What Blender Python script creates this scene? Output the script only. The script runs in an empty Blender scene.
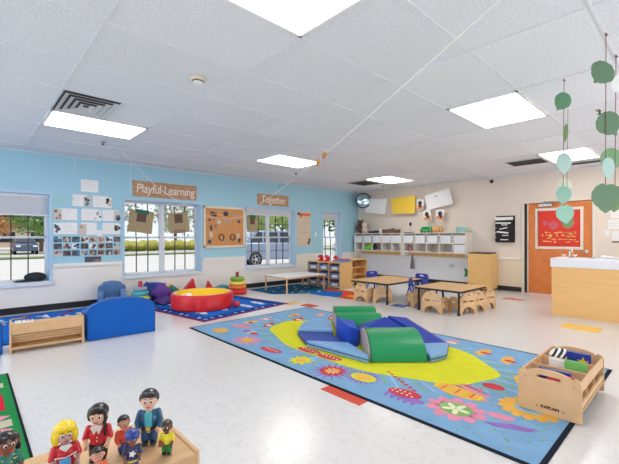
import bpy, bmesh, math, random
from mathutils import Vector, Matrix, noise
PI = math.pi
random.seed(7)
S = bpy.context.scene
COL = S.collection

def lin(c):
    return tuple(((x/255)/12.92 if x/255 <= .04045 else ((x/255+.055)/1.055)**2.4) for x in c)

# ------------------------------------------------------------------ camera, light, exposure
cam = bpy.data.cameras.new('camera'); co = bpy.data.objects.new('camera', cam); COL.objects.link(co)
cam.sensor_width = 36; cam.lens = 21.374; cam.shift_y = 0.00852
cam.clip_start = .05; cam.clip_end = 400
co.location = (0, 0, 1.276); co.rotation_euler = (PI/2, 0, .821)
S.camera = co
S.view_settings.view_transform = 'Standard'; S.view_settings.look = 'None'
S.view_settings.exposure = 0.52; S.view_settings.gamma = 1; S.view_settings.use_curve_mapping = False
S.cycles.max_bounces = 10; S.cycles.diffuse_bounces = 6
S.cycles.use_denoising = True

w = bpy.data.worlds.new('sky'); S.world = w; w.use_nodes = True
bg = w.node_tree.nodes['Background']; bg.inputs[0].default_value = (.84, .92, 1, 1); bg.inputs[1].default_value = .8
sun = bpy.data.lights.new('sun', 'SUN'); sun.energy = 1.25; sun.angle = .02; sun.color = (1, .96, .88)
so = bpy.data.objects.new('sun', sun); COL.objects.link(so)
so.rotation_euler = Vector((-.42, .10, -1)).to_track_quat('-Z', 'Y').to_euler()
def area(name, loc, rot, sx, sy, watts, col=(1, 1, 1)):
    l = bpy.data.lights.new(name, 'AREA'); l.shape = 'RECTANGLE'; l.size = sx; l.size_y = sy; l.energy = watts; l.color = col
    o = bpy.data.objects.new(name, l); COL.objects.link(o); o.location = loc; o.rotation_euler = rot
area('rear_fill_light', (-2.6, -3.9, 1.25), (PI/2+.25, 0, 0), 9.5, 2.2, 62, (.96, .98, 1))  # added fill light standing in for daylight from the unseen rear
area('side_fill_light', (2.3, 5.4, 1.25), (PI/2+.25, 0, PI/2), 7.5, 2.2, 110, (.97, .98, 1))  # added fill by the windowless right wall, brightens the far end
LAMP = 7.5                      # strength of the ceiling fixtures' diffusers

# ------------------------------------------------------------------ helpers
MATS = {}
def mat(name, c, rough=.55, metal=0, spec=.5, var=0, scale=8, bump=0, bscale=60, coat=0, emit=0, alpha=1, trans=0):
    if name in MATS: return MATS[name]
    m = bpy.data.materials.new(name); m.use_nodes = True; nt = m.node_tree; b = nt.nodes['Principled BSDF']
    col = (*lin(c), 1)
    b.inputs['Base Color'].default_value = col
    b.inputs['Roughness'].default_value = rough; b.inputs['Metallic'].default_value = metal
    b.inputs['Specular IOR Level'].default_value = spec
    b.inputs['Coat Weight'].default_value = coat
    b.inputs['Transmission Weight'].default_value = trans
    tc = nt.nodes.new('ShaderNodeTexCoord')
    n = nt.nodes.new('ShaderNodeTexNoise'); n.inputs['Scale'].default_value = scale; n.inputs['Detail'].default_value = 4
    nt.links.new(tc.outputs['Object'], n.inputs['Vector'])
    mx = nt.nodes.new('ShaderNodeMix'); mx.data_type = 'RGBA'
    v = max(var, .03)
    mx.inputs[6].default_value = tuple(x*(1-v) for x in col[:3])+(1,)
    mx.inputs[7].default_value = tuple(min(1, x*(1+v)) for x in col[:3])+(1,)
    nt.links.new(n.outputs['Fac'], mx.inputs[0]); nt.links.new(mx.outputs[2], b.inputs['Base Color'])
    if bump:
        n2 = nt.nodes.new('ShaderNodeTexNoise'); n2.inputs['Scale'].default_value = bscale
        nt.links.new(tc.outputs['Object'], n2.inputs['Vector'])
        bp = nt.nodes.new('ShaderNodeBump'); bp.inputs['Strength'].default_value = bump; bp.inputs['Distance'].default_value = .01
        nt.links.new(n2.outputs['Fac'], bp.inputs['Height']); nt.links.new(bp.outputs[0], b.inputs['Normal'])
    if emit:
        b.inputs['Emission Color'].default_value = col; b.inputs['Emission Strength'].default_value = emit
    MATS[name] = m; return m

def wood(name, c, c2, scale=(3, 40, 3), rough=.4):
    if name in MATS: return MATS[name]
    m = bpy.data.materials.new(name); m.use_nodes = True; nt = m.node_tree; b = nt.nodes['Principled BSDF']
    tc = nt.nodes.new('ShaderNodeTexCoord'); mp = nt.nodes.new('ShaderNodeMapping'); mp.inputs['Scale'].default_value = scale
    n = nt.nodes.new('ShaderNodeTexNoise'); n.inputs['Scale'].default_value = 1.6; n.inputs['Detail'].default_value = 6; n.inputs['Distortion'].default_value = .6
    cr = nt.nodes.new('ShaderNodeValToRGB'); cr.color_ramp.elements[0].position = .3; cr.color_ramp.elements[1].position = .7
    cr.color_ramp.elements[0].color = (*lin(c), 1); cr.color_ramp.elements[1].color = (*lin(c2), 1)
    nt.links.new(tc.outputs['Object'], mp.inputs[0]); nt.links.new(mp.outputs[0], n.inputs['Vector'])
    nt.links.new(n.outputs['Fac'], cr.inputs[0]); nt.links.new(cr.outputs[0], b.inputs['Base Color'])
    b.inputs['Roughness'].default_value = rough
    MATS[name] = m; return m

class MB:
    def __init__(s): s.v = []; s.f = []; s.m = []
    def add(s, vs, fs, mi=0):
        k = len(s.v); s.v += [tuple(p) for p in vs]; s.f += [tuple(i+k for i in f) for f in fs]; s.m += [mi]*len(fs); return s
    def box(s, x0, y0, z0, x1, y1, z1, mi=0):
        x0, x1 = sorted((x0, x1)); y0, y1 = sorted((y0, y1)); z0, z1 = sorted((z0, z1))
        return s.add([(x0,y0,z0),(x1,y0,z0),(x1,y1,z0),(x0,y1,z0),(x0,y0,z1),(x1,y0,z1),(x1,y1,z1),(x0,y1,z1)],
              [(3,2,1,0),(4,5,6,7),(0,1,5,4),(1,2,6,5),(2,3,7,6),(3,0,4,7)], mi)
    def rod(s, p, q, r, mi=0, n=10, r2=None):
        p = Vector(p); q = Vector(q); d = q-p
        if d.length < 1e-6: return s
        d.normalize(); a = d.orthogonal().normalized(); b = d.cross(a); r2 = r if r2 is None else r2
        vs = [p+(a*math.cos(t)+b*math.sin(t))*r for t in [2*PI*i/n for i in range(n)]]
        vs += [q+(a*math.cos(t)+b*math.sin(t))*r2 for t in [2*PI*i/n for i in range(n)]]
        fs = [(i,(i+1)%n,n+(i+1)%n,n+i) for i in range(n)]+[tuple(range(n))[::-1], tuple(range(n,2*n))]
        return s.add(vs, fs, mi)
    def tube(s, pts, r, mi=0, n=8):
        for a, b in zip(pts, pts[1:]): s.rod(a, b, r, mi, n)
        return s
    def lathe(s, prof, c=(0,0,0), n=32, mi=0):
        vs = []; fs = []
        for r, z in prof:
            for i in range(n):
                t = 2*PI*i/n; vs.append((c[0]+r*math.cos(t), c[1]+r*math.sin(t), c[2]+z))
        for k in range(len(prof)-1):
            for i in range(n):
                fs.append((k*n+i, k*n+(i+1)%n, (k+1)*n+(i+1)%n, (k+1)*n+i))
        if prof[0][0] < .0025: fs.append(tuple(range(n))[::-1])
        if prof[-1][0] < .0025: fs.append(tuple(range((len(prof)-1)*n, len(prof)*n)))
        return s.add(vs, fs, mi)
    def ball(s, c, r, mi=0, n=16, k=10):
        if not hasattr(r, '__len__'): r = (r, r, r)
        vs = []; fs = []
        vs.append((c[0], c[1], c[2]-r[2]))
        for j in range(1, k):
            ph = -PI/2+PI*j/k
            for i in range(n):
                t = 2*PI*i/n; vs.append((c[0]+r[0]*math.cos(ph)*math.cos(t), c[1]+r[1]*math.cos(ph)*math.sin(t), c[2]+r[2]*math.sin(ph)))
        vs.append((c[0], c[1], c[2]+r[2]))
        for i in range(n): fs.append((0, 1+(i+1)%n, 1+i))
        for j in range(k-2):
            for i in range(n): fs.append((1+j*n+i, 1+j*n+(i+1)%n, 1+(j+1)*n+(i+1)%n, 1+(j+1)*n+i))
        e = len(vs)-1; b = 1+(k-2)*n
        for i in range(n): fs.append((b+i, b+(i+1)%n, e))
        return s.add(vs, fs, mi)
    def prism(s, poly, a0, a1, axis='z', mi=0):
        # poly: 2-D outline (counter-clockwise) extruded along axis
        def P(u, v, a): return {'z': (u, v, a), 'y': (u, a, v), 'x': (a, u, v)}[axis]
        n = len(poly)
        vs = [P(u, v, a0) for u, v in poly]+[P(u, v, a1) for u, v in poly]
        fs = [tuple(range(n))[::-1], tuple(range(n, 2*n))]+[(i,(i+1)%n,n+(i+1)%n,n+i) for i in range(n)]
        return s.add(vs, fs, mi)
    def hull(s, bot, top, mi=0):
        n = len(bot); return s.add(list(bot)+list(top), [tuple(range(n))[::-1], tuple(range(n,2*n))]+[(i,(i+1)%n,n+(i+1)%n,n+i) for i in range(n)], mi)
    def mesh(s, name):
        me = bpy.data.meshes.new(name); me.from_pydata(s.v, [], s.f); me.polygons.foreach_set('material_index', s.m)
        bm = bmesh.new(); bm.from_mesh(me); bmesh.ops.recalc_face_normals(bm, faces=bm.faces); bm.to_mesh(me); bm.free()
        return me

def link(name, me, mats, parent=None, loc=(0,0,0), rot=(0,0,0), smooth=35, bevel=0, seg=2):
    if isinstance(me, MB): me = me.mesh(name)
    if not isinstance(mats, (list, tuple)): mats = [mats]
    if not me.materials:
        for m in mats: me.materials.append(m)
    if smooth:
        me.polygons.foreach_set('use_smooth', [True]*len(me.polygons))
        try: me.set_sharp_from_angle(angle=math.radians(smooth))
        except Exception: pass
    o = bpy.data.objects.new(name, me); COL.objects.link(o)
    o.location = loc; o.rotation_euler = rot
    if parent: o.parent = parent
    if bevel:
        b = o.modifiers.new('bevel', 'BEVEL'); b.width = bevel; b.segments = seg; b.limit_method = 'ANGLE'; b.angle_limit = math.radians(40)
        b.harden_normals = False
    return o
def tag(o, label, cat, group=None):
    o['label'] = label; o['category'] = cat
    if group: o['group'] = group
    return o
def thing(name, label, cat, loc=(0,0,0), rz=0, group=None):
    o = bpy.data.objects.new(name, None); COL.objects.link(o); o.empty_display_size = .1
    o.location = loc; o.rotation_euler = (0, 0, rz) if not hasattr(rz, '__len__') else rz
    return tag(o, label, cat, group)
def struct(name, me, mats, parent=None, **k):
    o = link(name, me, mats, parent, **k)
    if not parent: o['kind'] = 'structure'
    return o
def copy_tree(o, parent=None):
    c = o.copy(); COL.objects.link(c)
    if parent: c.parent = parent
    for ch in list(o.children): copy_tree(ch, c)
    return c
def again(o, label, loc, rz=None):
    c = copy_tree(o); c.location = loc; c['label'] = label
    if rz is not None: c.rotation_euler = (0, 0, rz)
    return c

def plate(outer, holes, th, res=1):
    """flat plate in local XY with holes, thickness th along Z (centred) -> mesh"""
    cu = bpy.data.curves.new('tmp', 'CURVE'); cu.dimensions = '2D'; cu.fill_mode = 'BOTH'; cu.extrude = th/2
    for pts in [outer]+holes:
        sp = cu.splines.new('POLY'); sp.points.add(len(pts)-1); sp.use_cyclic_u = True
        for p, q in zip(sp.points, pts): p.co = (q[0], q[1], 0, 1)
    o = bpy.data.objects.new('tmp', cu); COL.objects.link(o); bpy.context.view_layer.update()
    me = bpy.data.meshes.new_from_object(o.evaluated_get(bpy.context.evaluated_depsgraph_get()))
    bpy.data.objects.remove(o); me.materials.clear(); return me
def text_mesh(s, size, ext=.003, bold=0, spacing=1, shear=0):
    cu = bpy.data.curves.new('tmp', 'FONT'); cu.body = s; cu.size = size; cu.extrude = ext; cu.align_x = 'CENTER'; cu.align_y = 'CENTER'
    cu.offset = bold; cu.space_character = spacing; cu.shear = shear
    o = bpy.data.objects.new('tmp', cu); COL.objects.link(o); bpy.context.view_layer.update()
    me = bpy.data.meshes.new_from_object(o.evaluated_get(bpy.context.evaluated_depsgraph_get()))
    bpy.data.objects.remove(o); me.materials.clear(); return me
def arc(cx, cy, rx, ry, a0, a1, n=12):
    return [(cx+rx*math.cos(math.radians(a0+(a1-a0)*i/n)), cy+ry*math.sin(math.radians(a0+(a1-a0)*i/n))) for i in range(n+1)]
def rrect(x0, y0, x1, y1, r, n=5):
    return arc(x1-r, y0+r, r, r, -90, 0, n)+arc(x1-r, y1-r, r, r, 0, 90, n)+arc(x0+r, y1-r, r, r, 90, 180, n)+arc(x0+r, y0+r, r, r, 180, 270, n)
ROTX = (PI/2, 0, 0)                       # plate drawn in XY -> stands in XZ
ROT_WL = (PI/2, 0, PI/2)                  # text/plate facing +X (on the left wall)

# colours
M_white = mat('white_paint', (232, 233, 234), .4)
M_frame = mat('window_white', (214, 222, 232), .4)
M_cream = mat('cream_trim', (226, 216, 200), .45)
M_black = mat('black_plastic', (22, 22, 24), .4)
M_paper = mat('white_paper', (238, 238, 240), .8)
M_metal = mat('brushed_metal', (190, 190, 192), .25, 1)
M_birch = wood('birch_plywood', (208, 168, 122), (222, 184, 140), (3, 3, 30))
M_birch_h = wood('birch_plywood_h', (206, 166, 120), (220, 182, 138), (30, 3, 3))
M_maple = wood('maple_panel', (222, 178, 112), (233, 192, 128), (3, 3, 24))
M_maple_h = wood('maple_laminate', (226, 178, 112), (234, 188, 124), (2, 2, 22))
M_table = wood('table_laminate', (218, 172, 112), (228, 184, 126), (4, 20, 4), .3)
M_string = mat('white_string', (240, 238, 232), .8)
M_red = mat('red_vinyl', (206, 22, 34), .35)
M_blue = mat('blue_vinyl', (0, 94, 190), .4, bump=.06, bscale=9, var=.05, spec=.25)
M_dkblue = mat('dark_blue_vinyl', (14, 52, 160), .35, bump=.35, bscale=10, var=.12)
M_ltblue = mat('light_blue_vinyl', (120, 168, 216), .4, bump=.05, bscale=9)
M_green = mat('green_vinyl', (2, 138, 84), .4, bump=.08, bscale=6, var=.06)
M_grey = mat('grey_vinyl', (176, 164, 160), .5)

XL, YB, ZC = -7.787, 9.46, 2.741
# ------------------------------------------------------------------ floor
def floor_mat():
    m = bpy.data.materials.new('vinyl_floor'); m.use_nodes = True; nt = m.node_tree; b = nt.nodes['Principled BSDF']; L = nt.links.new
    tc = nt.nodes.new('ShaderNodeTexCoord')
    v = nt.nodes.new('ShaderNodeTexVoronoi'); v.inputs['Scale'].default_value = 34; L(tc.outputs['Object'], v.inputs['Vector'])
    n = nt.nodes.new('ShaderNodeTexNoise'); n.inputs['Scale'].default_value = 70; n.inputs['Detail'].default_value = 2; L(tc.outputs['Object'], n.inputs['Vector'])
    ad = nt.nodes.new('ShaderNodeMath'); ad.operation = 'MULTIPLY_ADD'; L(n.outputs['Fac'], ad.inputs[0]); ad.inputs[1].default_value = .55; L(v.outputs['Distance'], ad.inputs[2])
    r = nt.nodes.new('ShaderNodeValToRGB'); e = r.color_ramp.elements
    e[0].position = .30; e[0].color = (*lin((150, 140, 132)), 1); e[1].position = .40; e[1].color = (*lin((217, 217, 219)), 1)
    L(ad.outputs[0], r.inputs[0])
    n3 = nt.nodes.new('ShaderNodeTexNoise'); n3.inputs['Scale'].default_value = 16; L(tc.outputs['Object'], n3.inputs['Vector'])
    r3 = nt.nodes.new('ShaderNodeValToRGB'); r3.color_ramp.elements[0].position = .38; r3.color_ramp.elements[0].color = (.95, .945, .94, 1)
    r3.color_ramp.elements[1].position = .5; r3.color_ramp.elements[1].color = (1, 1, 1, 1); L(n3.outputs['Fac'], r3.inputs[0])
    mx = nt.nodes.new('ShaderNodeMix'); mx.data_type = 'RGBA'; mx.blend_type = 'MULTIPLY'; mx.inputs[0].default_value = 1
    L(r.outputs[0], mx.inputs[6]); L(r3.outputs[0], mx.inputs[7])
    # faint joints between 305 mm tiles
    br = nt.nodes.new('ShaderNodeTexBrick'); br.offset = 0; br.inputs['Scale'].default_value = 1; br.inputs['Mortar Size'].default_value = .0016
    br.inputs['Brick Width'].default_value = .305; br.inputs['Row Height'].default_value = .305; br.inputs['Mortar Smooth'].default_value = .3
    br.inputs['Color1'].default_value = (1, 1, 1, 1); br.inputs['Color2'].default_value = (.985, .985, .985, 1); br.inputs['Mortar'].default_value = (.90, .89, .88, 1)
    L(tc.outputs['Object'], br.inputs['Vector'])
    m2 = nt.nodes.new('ShaderNodeMix'); m2.data_type = 'RGBA'; m2.blend_type = 'MULTIPLY'; m2.inputs[0].default_value = 1
    L(mx.outputs[2], m2.inputs[6]); L(br.outputs['Color'], m2.inputs[7]); L(m2.outputs[2], b.inputs['Base Color'])
    b.inputs['Roughness'].default_value = .28; b.inputs['Specular IOR Level'].default_value = .6
    b.inputs['Coat Weight'].default_value = .35; b.inputs['Coat Roughness'].default_value = .18
    n4 = nt.nodes.new('ShaderNodeTexNoise'); n4.inputs['Scale'].default_value = 2.5; L(tc.outputs['Object'], n4.inputs['Vector'])
    bp = nt.nodes.new('ShaderNodeBump'); bp.inputs['Strength'].default_value = .12; bp.inputs['Distance'].default_value = .02
    L(n4.outputs['Fac'], bp.inputs['Height']); L(bp.outputs[0], b.inputs['Normal']); L(bp.outputs[0], b.inputs['Coat Normal'])
    return m
XR, YR = 2.4, -4.0
fl = struct('floor', MB().box(XL-.25, YR, -.12, XR, YB+.15, 0), floor_mat(), smooth=0)

# ------------------------------------------------------------------ ceiling: tile panels and T-bar grid
def ceil_mat():
    m = bpy.data.materials.new('acoustic_tile'); m.use_nodes = True; nt = m.node_tree; b = nt.nodes['Principled BSDF']; L = nt.links.new
    tc = nt.nodes.new('ShaderNodeTexCoord')
    n = nt.nodes.new('ShaderNodeTexNoise'); n.inputs['Scale'].default_value = 75; n.inputs['Detail'].default_value = 4; L(tc.outputs['Object'], n.inputs['Vector'])
    r = nt.nodes.new('ShaderNodeValToRGB'); e = r.color_ramp.elements
    e[0].position = .40; e[0].color = (*lin((217, 220, 226)), 1); e[1].position = .54; e[1].color = (*lin((232, 235, 241)), 1)
    L(n.outputs['Fac'], r.inputs[0])
    at = nt.nodes.new('ShaderNodeTexWhiteNoise'); at.noise_dimensions = '2D'
    sn = nt.nodes.new('ShaderNodeVectorMath'); sn.operation = 'SNAP'; sn.inputs[1].default_value = (.765, 1.1058, 1)
    of = nt.nodes.new('ShaderNodeVectorMath'); of.operation = 'ADD'; of.inputs[1].default_value = (2.788+7.65, -.689+11.058, 0)
    L(tc.outputs['Object'], of.inputs[0]); L(of.outputs[0], sn.inputs[0]); L(sn.outputs[0], at.inputs['Vector'])
    mr = nt.nodes.new('ShaderNodeMapRange'); mr.inputs['To Min'].default_value = .95; mr.inputs['To Max'].default_value = 1.0; L(at.outputs['Value'], mr.inputs['Value'])
    mx = nt.nodes.new('ShaderNodeMix'); mx.data_type = 'RGBA'; mx.blend_type = 'MULTIPLY'; mx.inputs[0].default_value = 1
    L(r.outputs[0], mx.inputs[6]); L(mr.outputs[0], mx.inputs[7]); L(mx.outputs[2], b.inputs['Base Color'])
    bp = nt.nodes.new('ShaderNodeBump'); bp.inputs['Strength'].default_value = .35; bp.inputs['Distance'].default_value = .004
    L(n.outputs['Fac'], bp.inputs['Height']); L(bp.outputs[0], b.inputs['Normal'])
    b.inputs['Roughness'].default_value = .9; b.inputs['Specular IOR Level'].default_value = .1
    return m
struct('ceiling', MB().box(XL-.3, YR, ZC+.006, XR+.2, YB+.2, ZC+.2), ceil_mat(), smooth=0)
GX = [-2.788+.765*k for k in range(-6, 7)]; GY = [.689+1.1058*k for k in range(-4, 8)]
g = MB(); g2 = MB()
for x in GX: g.box(x-.008, YR, ZC-.002, x+.008, YB, ZC+.008)
for y in GY: g.box(XL, y-.009, ZC-.001, XR, y+.009, ZC+.008)
M_bar = mat('grid_bar', (222, 224, 230), .5)
struct('trim_1', g, M_bar, smooth=0)

# ------------------------------------------------------------------ walls
M_wblue = mat('blue_wall_paint', (160, 206, 226), .55, var=.02, scale=1.5)
M_wlow = mat('pale_wall_paint', (234, 231, 227), .5, var=.02, scale=1.5)
M_wbei = mat('beige_wall_paint', (224, 213, 202), .55, var=.02, scale=1.5)
M_reveal = mat('daylit_blue_reveal', (176, 208, 232), .45)  # wall blue made paler, window light on the reveals put into the colour
M_base = mat('black_rubber_base', (26, 26, 30), .45)
RAIL = .77
WIN = [(-.56, 1.06, .50, 2.03), (2.26, 3.88, .50, 2.03), (5.09, 6.70, .50, 2.03), (7.80, 8.61, .50, 2.03)]
wl = MB(); XO = XL-.25
def wseg(y0, y1, z0, z1):
    if z0 < RAIL < z1: wl.box(XO, y0, z0, XL, y1, RAIL, 1); wl.box(XO, y0, RAIL, XL, y1, z1, 0)
    else: wl.box(XO, y0, z0, XL, y1, z1, 1 if z1 <= RAIL else 0)
yy = YR
for a, b, c, d in WIN:
    wseg(yy, a, 0, ZC+.05); wseg(a, b, 0, c); wseg(a, b, d, ZC+.05); yy = b
wseg(yy, YB+.15, 0, ZC+.05)
struct('wall_left', wl, [M_wblue, M_wlow], smooth=0)
wb = MB(); DX0, DX1, DZ = -2.84, -1.56, 2.05
for x0, x1, z0 in ((XL, DX0, 0), (DX0, DX1, DZ), (DX1, XR, 0)):
    if z0 < RAIL: wb.box(x0, YB, 0, x1, YB+.15, RAIL, 1); wb.box(x0, YB, RAIL, x1, YB+.15, ZC+.05, 0)
    else: wb.box(x0, YB, z0, x1, YB+.15, ZC+.05, 0)
struct('wall_back', wb, [M_wbei, mat('cream_wall_paint', (226, 213, 190), .5, var=.02, scale=1.5)], smooth=0)
struct('wall_right', MB().box(XR, YR, 0, XR+.15, YB+.15, ZC+.05), M_wbei, smooth=0)
t = MB()
for y0, y1 in ((1.10, 2.22), (3.92, 5.05), (6.74, 7.76), (8.65, YB)): t.box(XL, y0, RAIL-.02, XL+.03, y1, RAIL+.035)
t.box(XL, YB-.03, RAIL-.02, DX0-.07, YB, RAIL+.03); t.box(DX1+.07, YB-.03, RAIL-.02, XR, YB, RAIL+.03)
struct('trim_2', t, mat('rail_paint', (238, 234, 228), .4), smooth=0)
struct('baseboard_left', MB().box(XL, YR, 0, XL+.012, YB, .11), M_base, smooth=0)
struct('baseboard_back', MB().box(XL, YB-.012, 0, DX0-.05, YB, .11).box(DX1+.05, YB-.012, 0, XR, YB, .11), M_base, smooth=0)
t = MB()                                   # ceiling wall angle
t.box(XL, YR, ZC-.02, XL+.02, YB, ZC); t.box(XL, YB-.02, ZC-.02, XR, YB, ZC)
struct('trim_3', t, M_bar, smooth=0)

# windows
M_glass = mat('window_glass', (255, 255, 255), .02, trans=1); 
gn = M_glass.node_tree; gb = gn.nodes['Principled BSDF']; gb.inputs['IOR'].default_value = 1.01; gb.inputs['Specular IOR Level'].default_value = .2
M_muntin = mat('dark_muntin', (48, 50, 56), .5)
M_blind = mat('white_blind', (228, 230, 236), .6)
def window(i, y0, y1, z0, z1, units, blind=0):
    root = bpy.data.objects.new('window_%d' % i, None); COL.objects.link(root); root['kind'] = 'structure'
    root.location = (XL-.2, (y0+y1)/2, z0); W = y1-y0; H = z1-z0
    f = MB(); fw = .032
    ys = [-W/2+W*k/units for k in range(units+1)]
    f.box(-.03, -W/2, 0, .03, W/2, fw); f.box(-.03, -W/2, H-fw, .03, W/2, H)
    for y in ys:
        h = fw if (y in (ys[0], ys[-1])) else .04
        f.box(-.03, max(-W/2, y-h), 0, .03, min(W/2, y+h), H)
    link('window_frame', f, M_frame, root, smooth=0, bevel=.004)
    for a, b in zip(ys, ys[1:]):
        a2 = a+fw; b2 = b-fw; zm = H*.505
        for k, (c, d, xo) in enumerate(((fw, zm+.02, .012), (zm-.02, H-fw, -.012))):
            s = MB(); r = .026
            s.box(xo-.014, a2, c, xo+.014, a2+r, d); s.box(xo-.014, b2-r, c, xo+.014, b2, d)
            s.box(xo-.014, a2, c, xo+.014, b2, c+r); s.box(xo-.014, a2, d-r, xo+.014, b2, d)
            so_ = link('sash', s, M_frame, root, smooth=0)
            link('glass_pane', MB().box(xo-.003, a2+r, c+r, xo+.003, b2-r, d-r), M_glass, so_, smooth=0)
            mu = MB(); n = 3
            for j in range(1, n):
                y = a2+r+(b2-a2-2*r)*j/n; mu.box(xo-.011, y-.008, c+r, xo+.011, y+.008, d-r)
            zc = (c+d)/2; mu.box(xo-.011, a2+r, zc-.007, xo+.011, b2-r, zc+.007)
            link('muntins', mu, M_muntin, so_, smooth=0)
    rv = MB(); D = .2-.03
    rv.box(.03, W/2-.012, 0, .03+D, W/2, H); rv.box(.03, -W/2, 0, .03+D, -W/2+.012, H); rv.box(.03, -W/2, H-.012, .03+D, W/2, H)
    rv.box(.2, -W/2-.03, H-.01, .215, W/2+.03, H+.035); rv.box(.2, W/2-.004, 0, .215, W/2+.03, H); rv.box(.2, -W/2-.03, 0, .215, -W/2+.004, H)
    link('window_casing', rv, M_reveal, root, smooth=0)
    sl = MB().box(.03, -W/2, -.0, .2, W/2, .015).box(.2, -W/2-.05, -.055, .235, W/2+.05, .015)
    link('window_sill', sl, M_frame, root, smooth=0, bevel=.004)
    if blind:
        b = MB(); b.box(.05, -W/2+.015, H-.06, .1, W/2-.015, H-.014)
        n = int((blind-.06)/.02)
        for k in range(n): zz = H-.06-.02*(k+.5); b.add([(.06,-W/2+.02,zz-.009),(.06,W/2-.02,zz-.009),(.088,W/2-.02,zz+.011),(.088,-W/2+.02,zz+.011)], [(0,1,2,3)])
        b.box(.06, -W/2+.015, H-blind-.02, .09, W/2-.015, H-blind)
        link('blind', b, M_blind, root, smooth=0)
window(1, *WIN[0], 2, .36); window(2, *WIN[1], 2); window(3, *WIN[2], 2, .16); window(4, *WIN[3], 1, .2)

# door
dr = bpy.data.objects.new('door_1', None); COL.objects.link(dr); dr['kind'] = 'structure'; dr.location = (DX0, YB, 0)
M_door = wood('door_wood', (204, 112, 44), (216, 126, 56), (3, 3, 1.2), .35)
W = DX1-DX0
fm = MB().box(-.055, -.03, 0, .0, .15, DZ+.05).box(W, -.03, 0, W+.055, .15, DZ+.05).box(0, -.03, DZ, W, .15, DZ+.05)
link('door_frame', fm, M_cream, dr, smooth=0, bevel=.004)
link('dark_jamb', MB().box(.004, -.012, 0, .062, .06, DZ), M_black, dr, smooth=0)
link('jamb_stop', MB().box(.062, -.016, 0, .08, .06, DZ), M_cream, dr, smooth=0)
vx0, vx1, vz0, vz1 = .27, 1.07, 1.06, 1.88
leaf = link('door_leaf', plate([(.085, .008), (W-.02, .008), (W-.02, DZ-.012), (.085, DZ-.012)], [[(vx0, vz0), (vx1, vz0), (vx1, vz1), (vx0, vz1)]], .045), M_door, dr, loc=(0, .02, 0), rot=ROTX, smooth=0)
vf = link('vision_frame', plate([(vx0-.045, vz0-.045), (vx1+.045, vz0-.045), (vx1+.045, vz1+.045), (vx0-.045, vz1+.045)], [[(vx0, vz0), (vx1, vz0), (vx1, vz1), (vx0, vz1)]], .07), M_cream, dr, loc=(0, .02, 0), rot=ROTX, smooth=0)
link('glass_pane', MB().box(vx0, .018, vz0, vx1, .024, vz1), M_glass, dr, smooth=0)
hd = MB().rod((W-.11, -.003, .98), (W-.11, -.02, .98), .032, 0, 20).rod((W-.11, -.02, .98), (W-.11, -.06, .98), .011).rod((W-.11, -.055, .98), (W-.25, -.055, .975), .011)
link('door_handle', hd, M_metal, dr)
cl = MB().box(.30, -.07, DZ-.09, .56, -.005, DZ-.03).rod((.36, -.05, DZ-.02), (.78, -.12, DZ-.012), .010).rod((.78, -.12, DZ-.012), (.40, -.035, DZ+.02), .010)
link('door_closer', cl, M_metal, dr, bevel=.005)
# red paper behind the vision panel
def art_mat(name, cols, scale=6):
    m = bpy.data.materials.new(name); m.use_nodes = True; nt = m.node_tree; b = nt.nodes['Principled BSDF']; L = nt.links.new
    tc = nt.nodes.new('ShaderNodeTexCoord'); n = nt.nodes.new('ShaderNodeTexNoise'); n.inputs['Scale'].default_value = scale; n.inputs['Detail'].default_value = 3; n.inputs['Distortion'].default_value = 1
    L(tc.outputs['Object'], n.inputs['Vector']); r = nt.nodes.new('ShaderNodeValToRGB'); r.color_ramp.interpolation = 'CONSTANT'
    e = r.color_ramp.elements
    while len(e) < len(cols): e.new(.5)
    for k, (p, c) in enumerate(cols): e[k].position = p; e[k].color = (*lin(c), 1)
    L(n.outputs['Fac'], r.inputs[0]); L(r.outputs[0], b.inputs['Base Color']); b.inputs['Roughness'].default_value = .7
    return m
M_redart = mat('red_construction_paper', (214, 52, 32), .6, var=.1, scale=5)
rp = thing('paper_poster', 'red painted paper poster behind the pale framed pane of the orange door', 'poster', (DX0+(vx0+vx1)/2, YB+.014, vz0+.01))
link('red_paper', MB().box(-(vx1-vx0)/2+.01, -.002, 0, (vx1-vx0)/2-.01, .001, vz1-vz0-.02), M_redart, rp, smooth=0)
M_pinkish = mat('pink_paint', (206, 92, 110), .6); M_yelp = mat('pale_yellow_paint', (240, 206, 120), .6)
bl = MB()
for (x, z, rx, rz) in ((-.1, .47, .1, .09), (.22, .5, .07, .08), (-.26, .52, .05, .06)):
    bl = MB(); bl.prism([(x+rx*math.cos(a)*(1+.12*math.sin(5*a)), z+rz*math.sin(a)*(1+.12*math.cos(4*a))) for a in [2*PI*k/24 for k in range(24)]], -.0035, -.002, 'y'); link('pink_blot', bl, M_pinkish, rp, smooth=0)

rr = random.Random(3); bl = MB()
for k in range(60):
    x = rr.uniform(-.34, .32); z = rr.choice([.30, .22, .16, .1, .26]) + rr.uniform(-.015, .015); L_ = rr.uniform(.02, .07)
    bl = MB(); bl.prism([(x, z), (x+L_, z+rr.uniform(-.01, .01)), (x+L_, z+.014), (x, z+.012)], -.0035, -.002, 'y'); link('yellow_brushmark', bl, M_yelp, rp, smooth=0)

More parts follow.
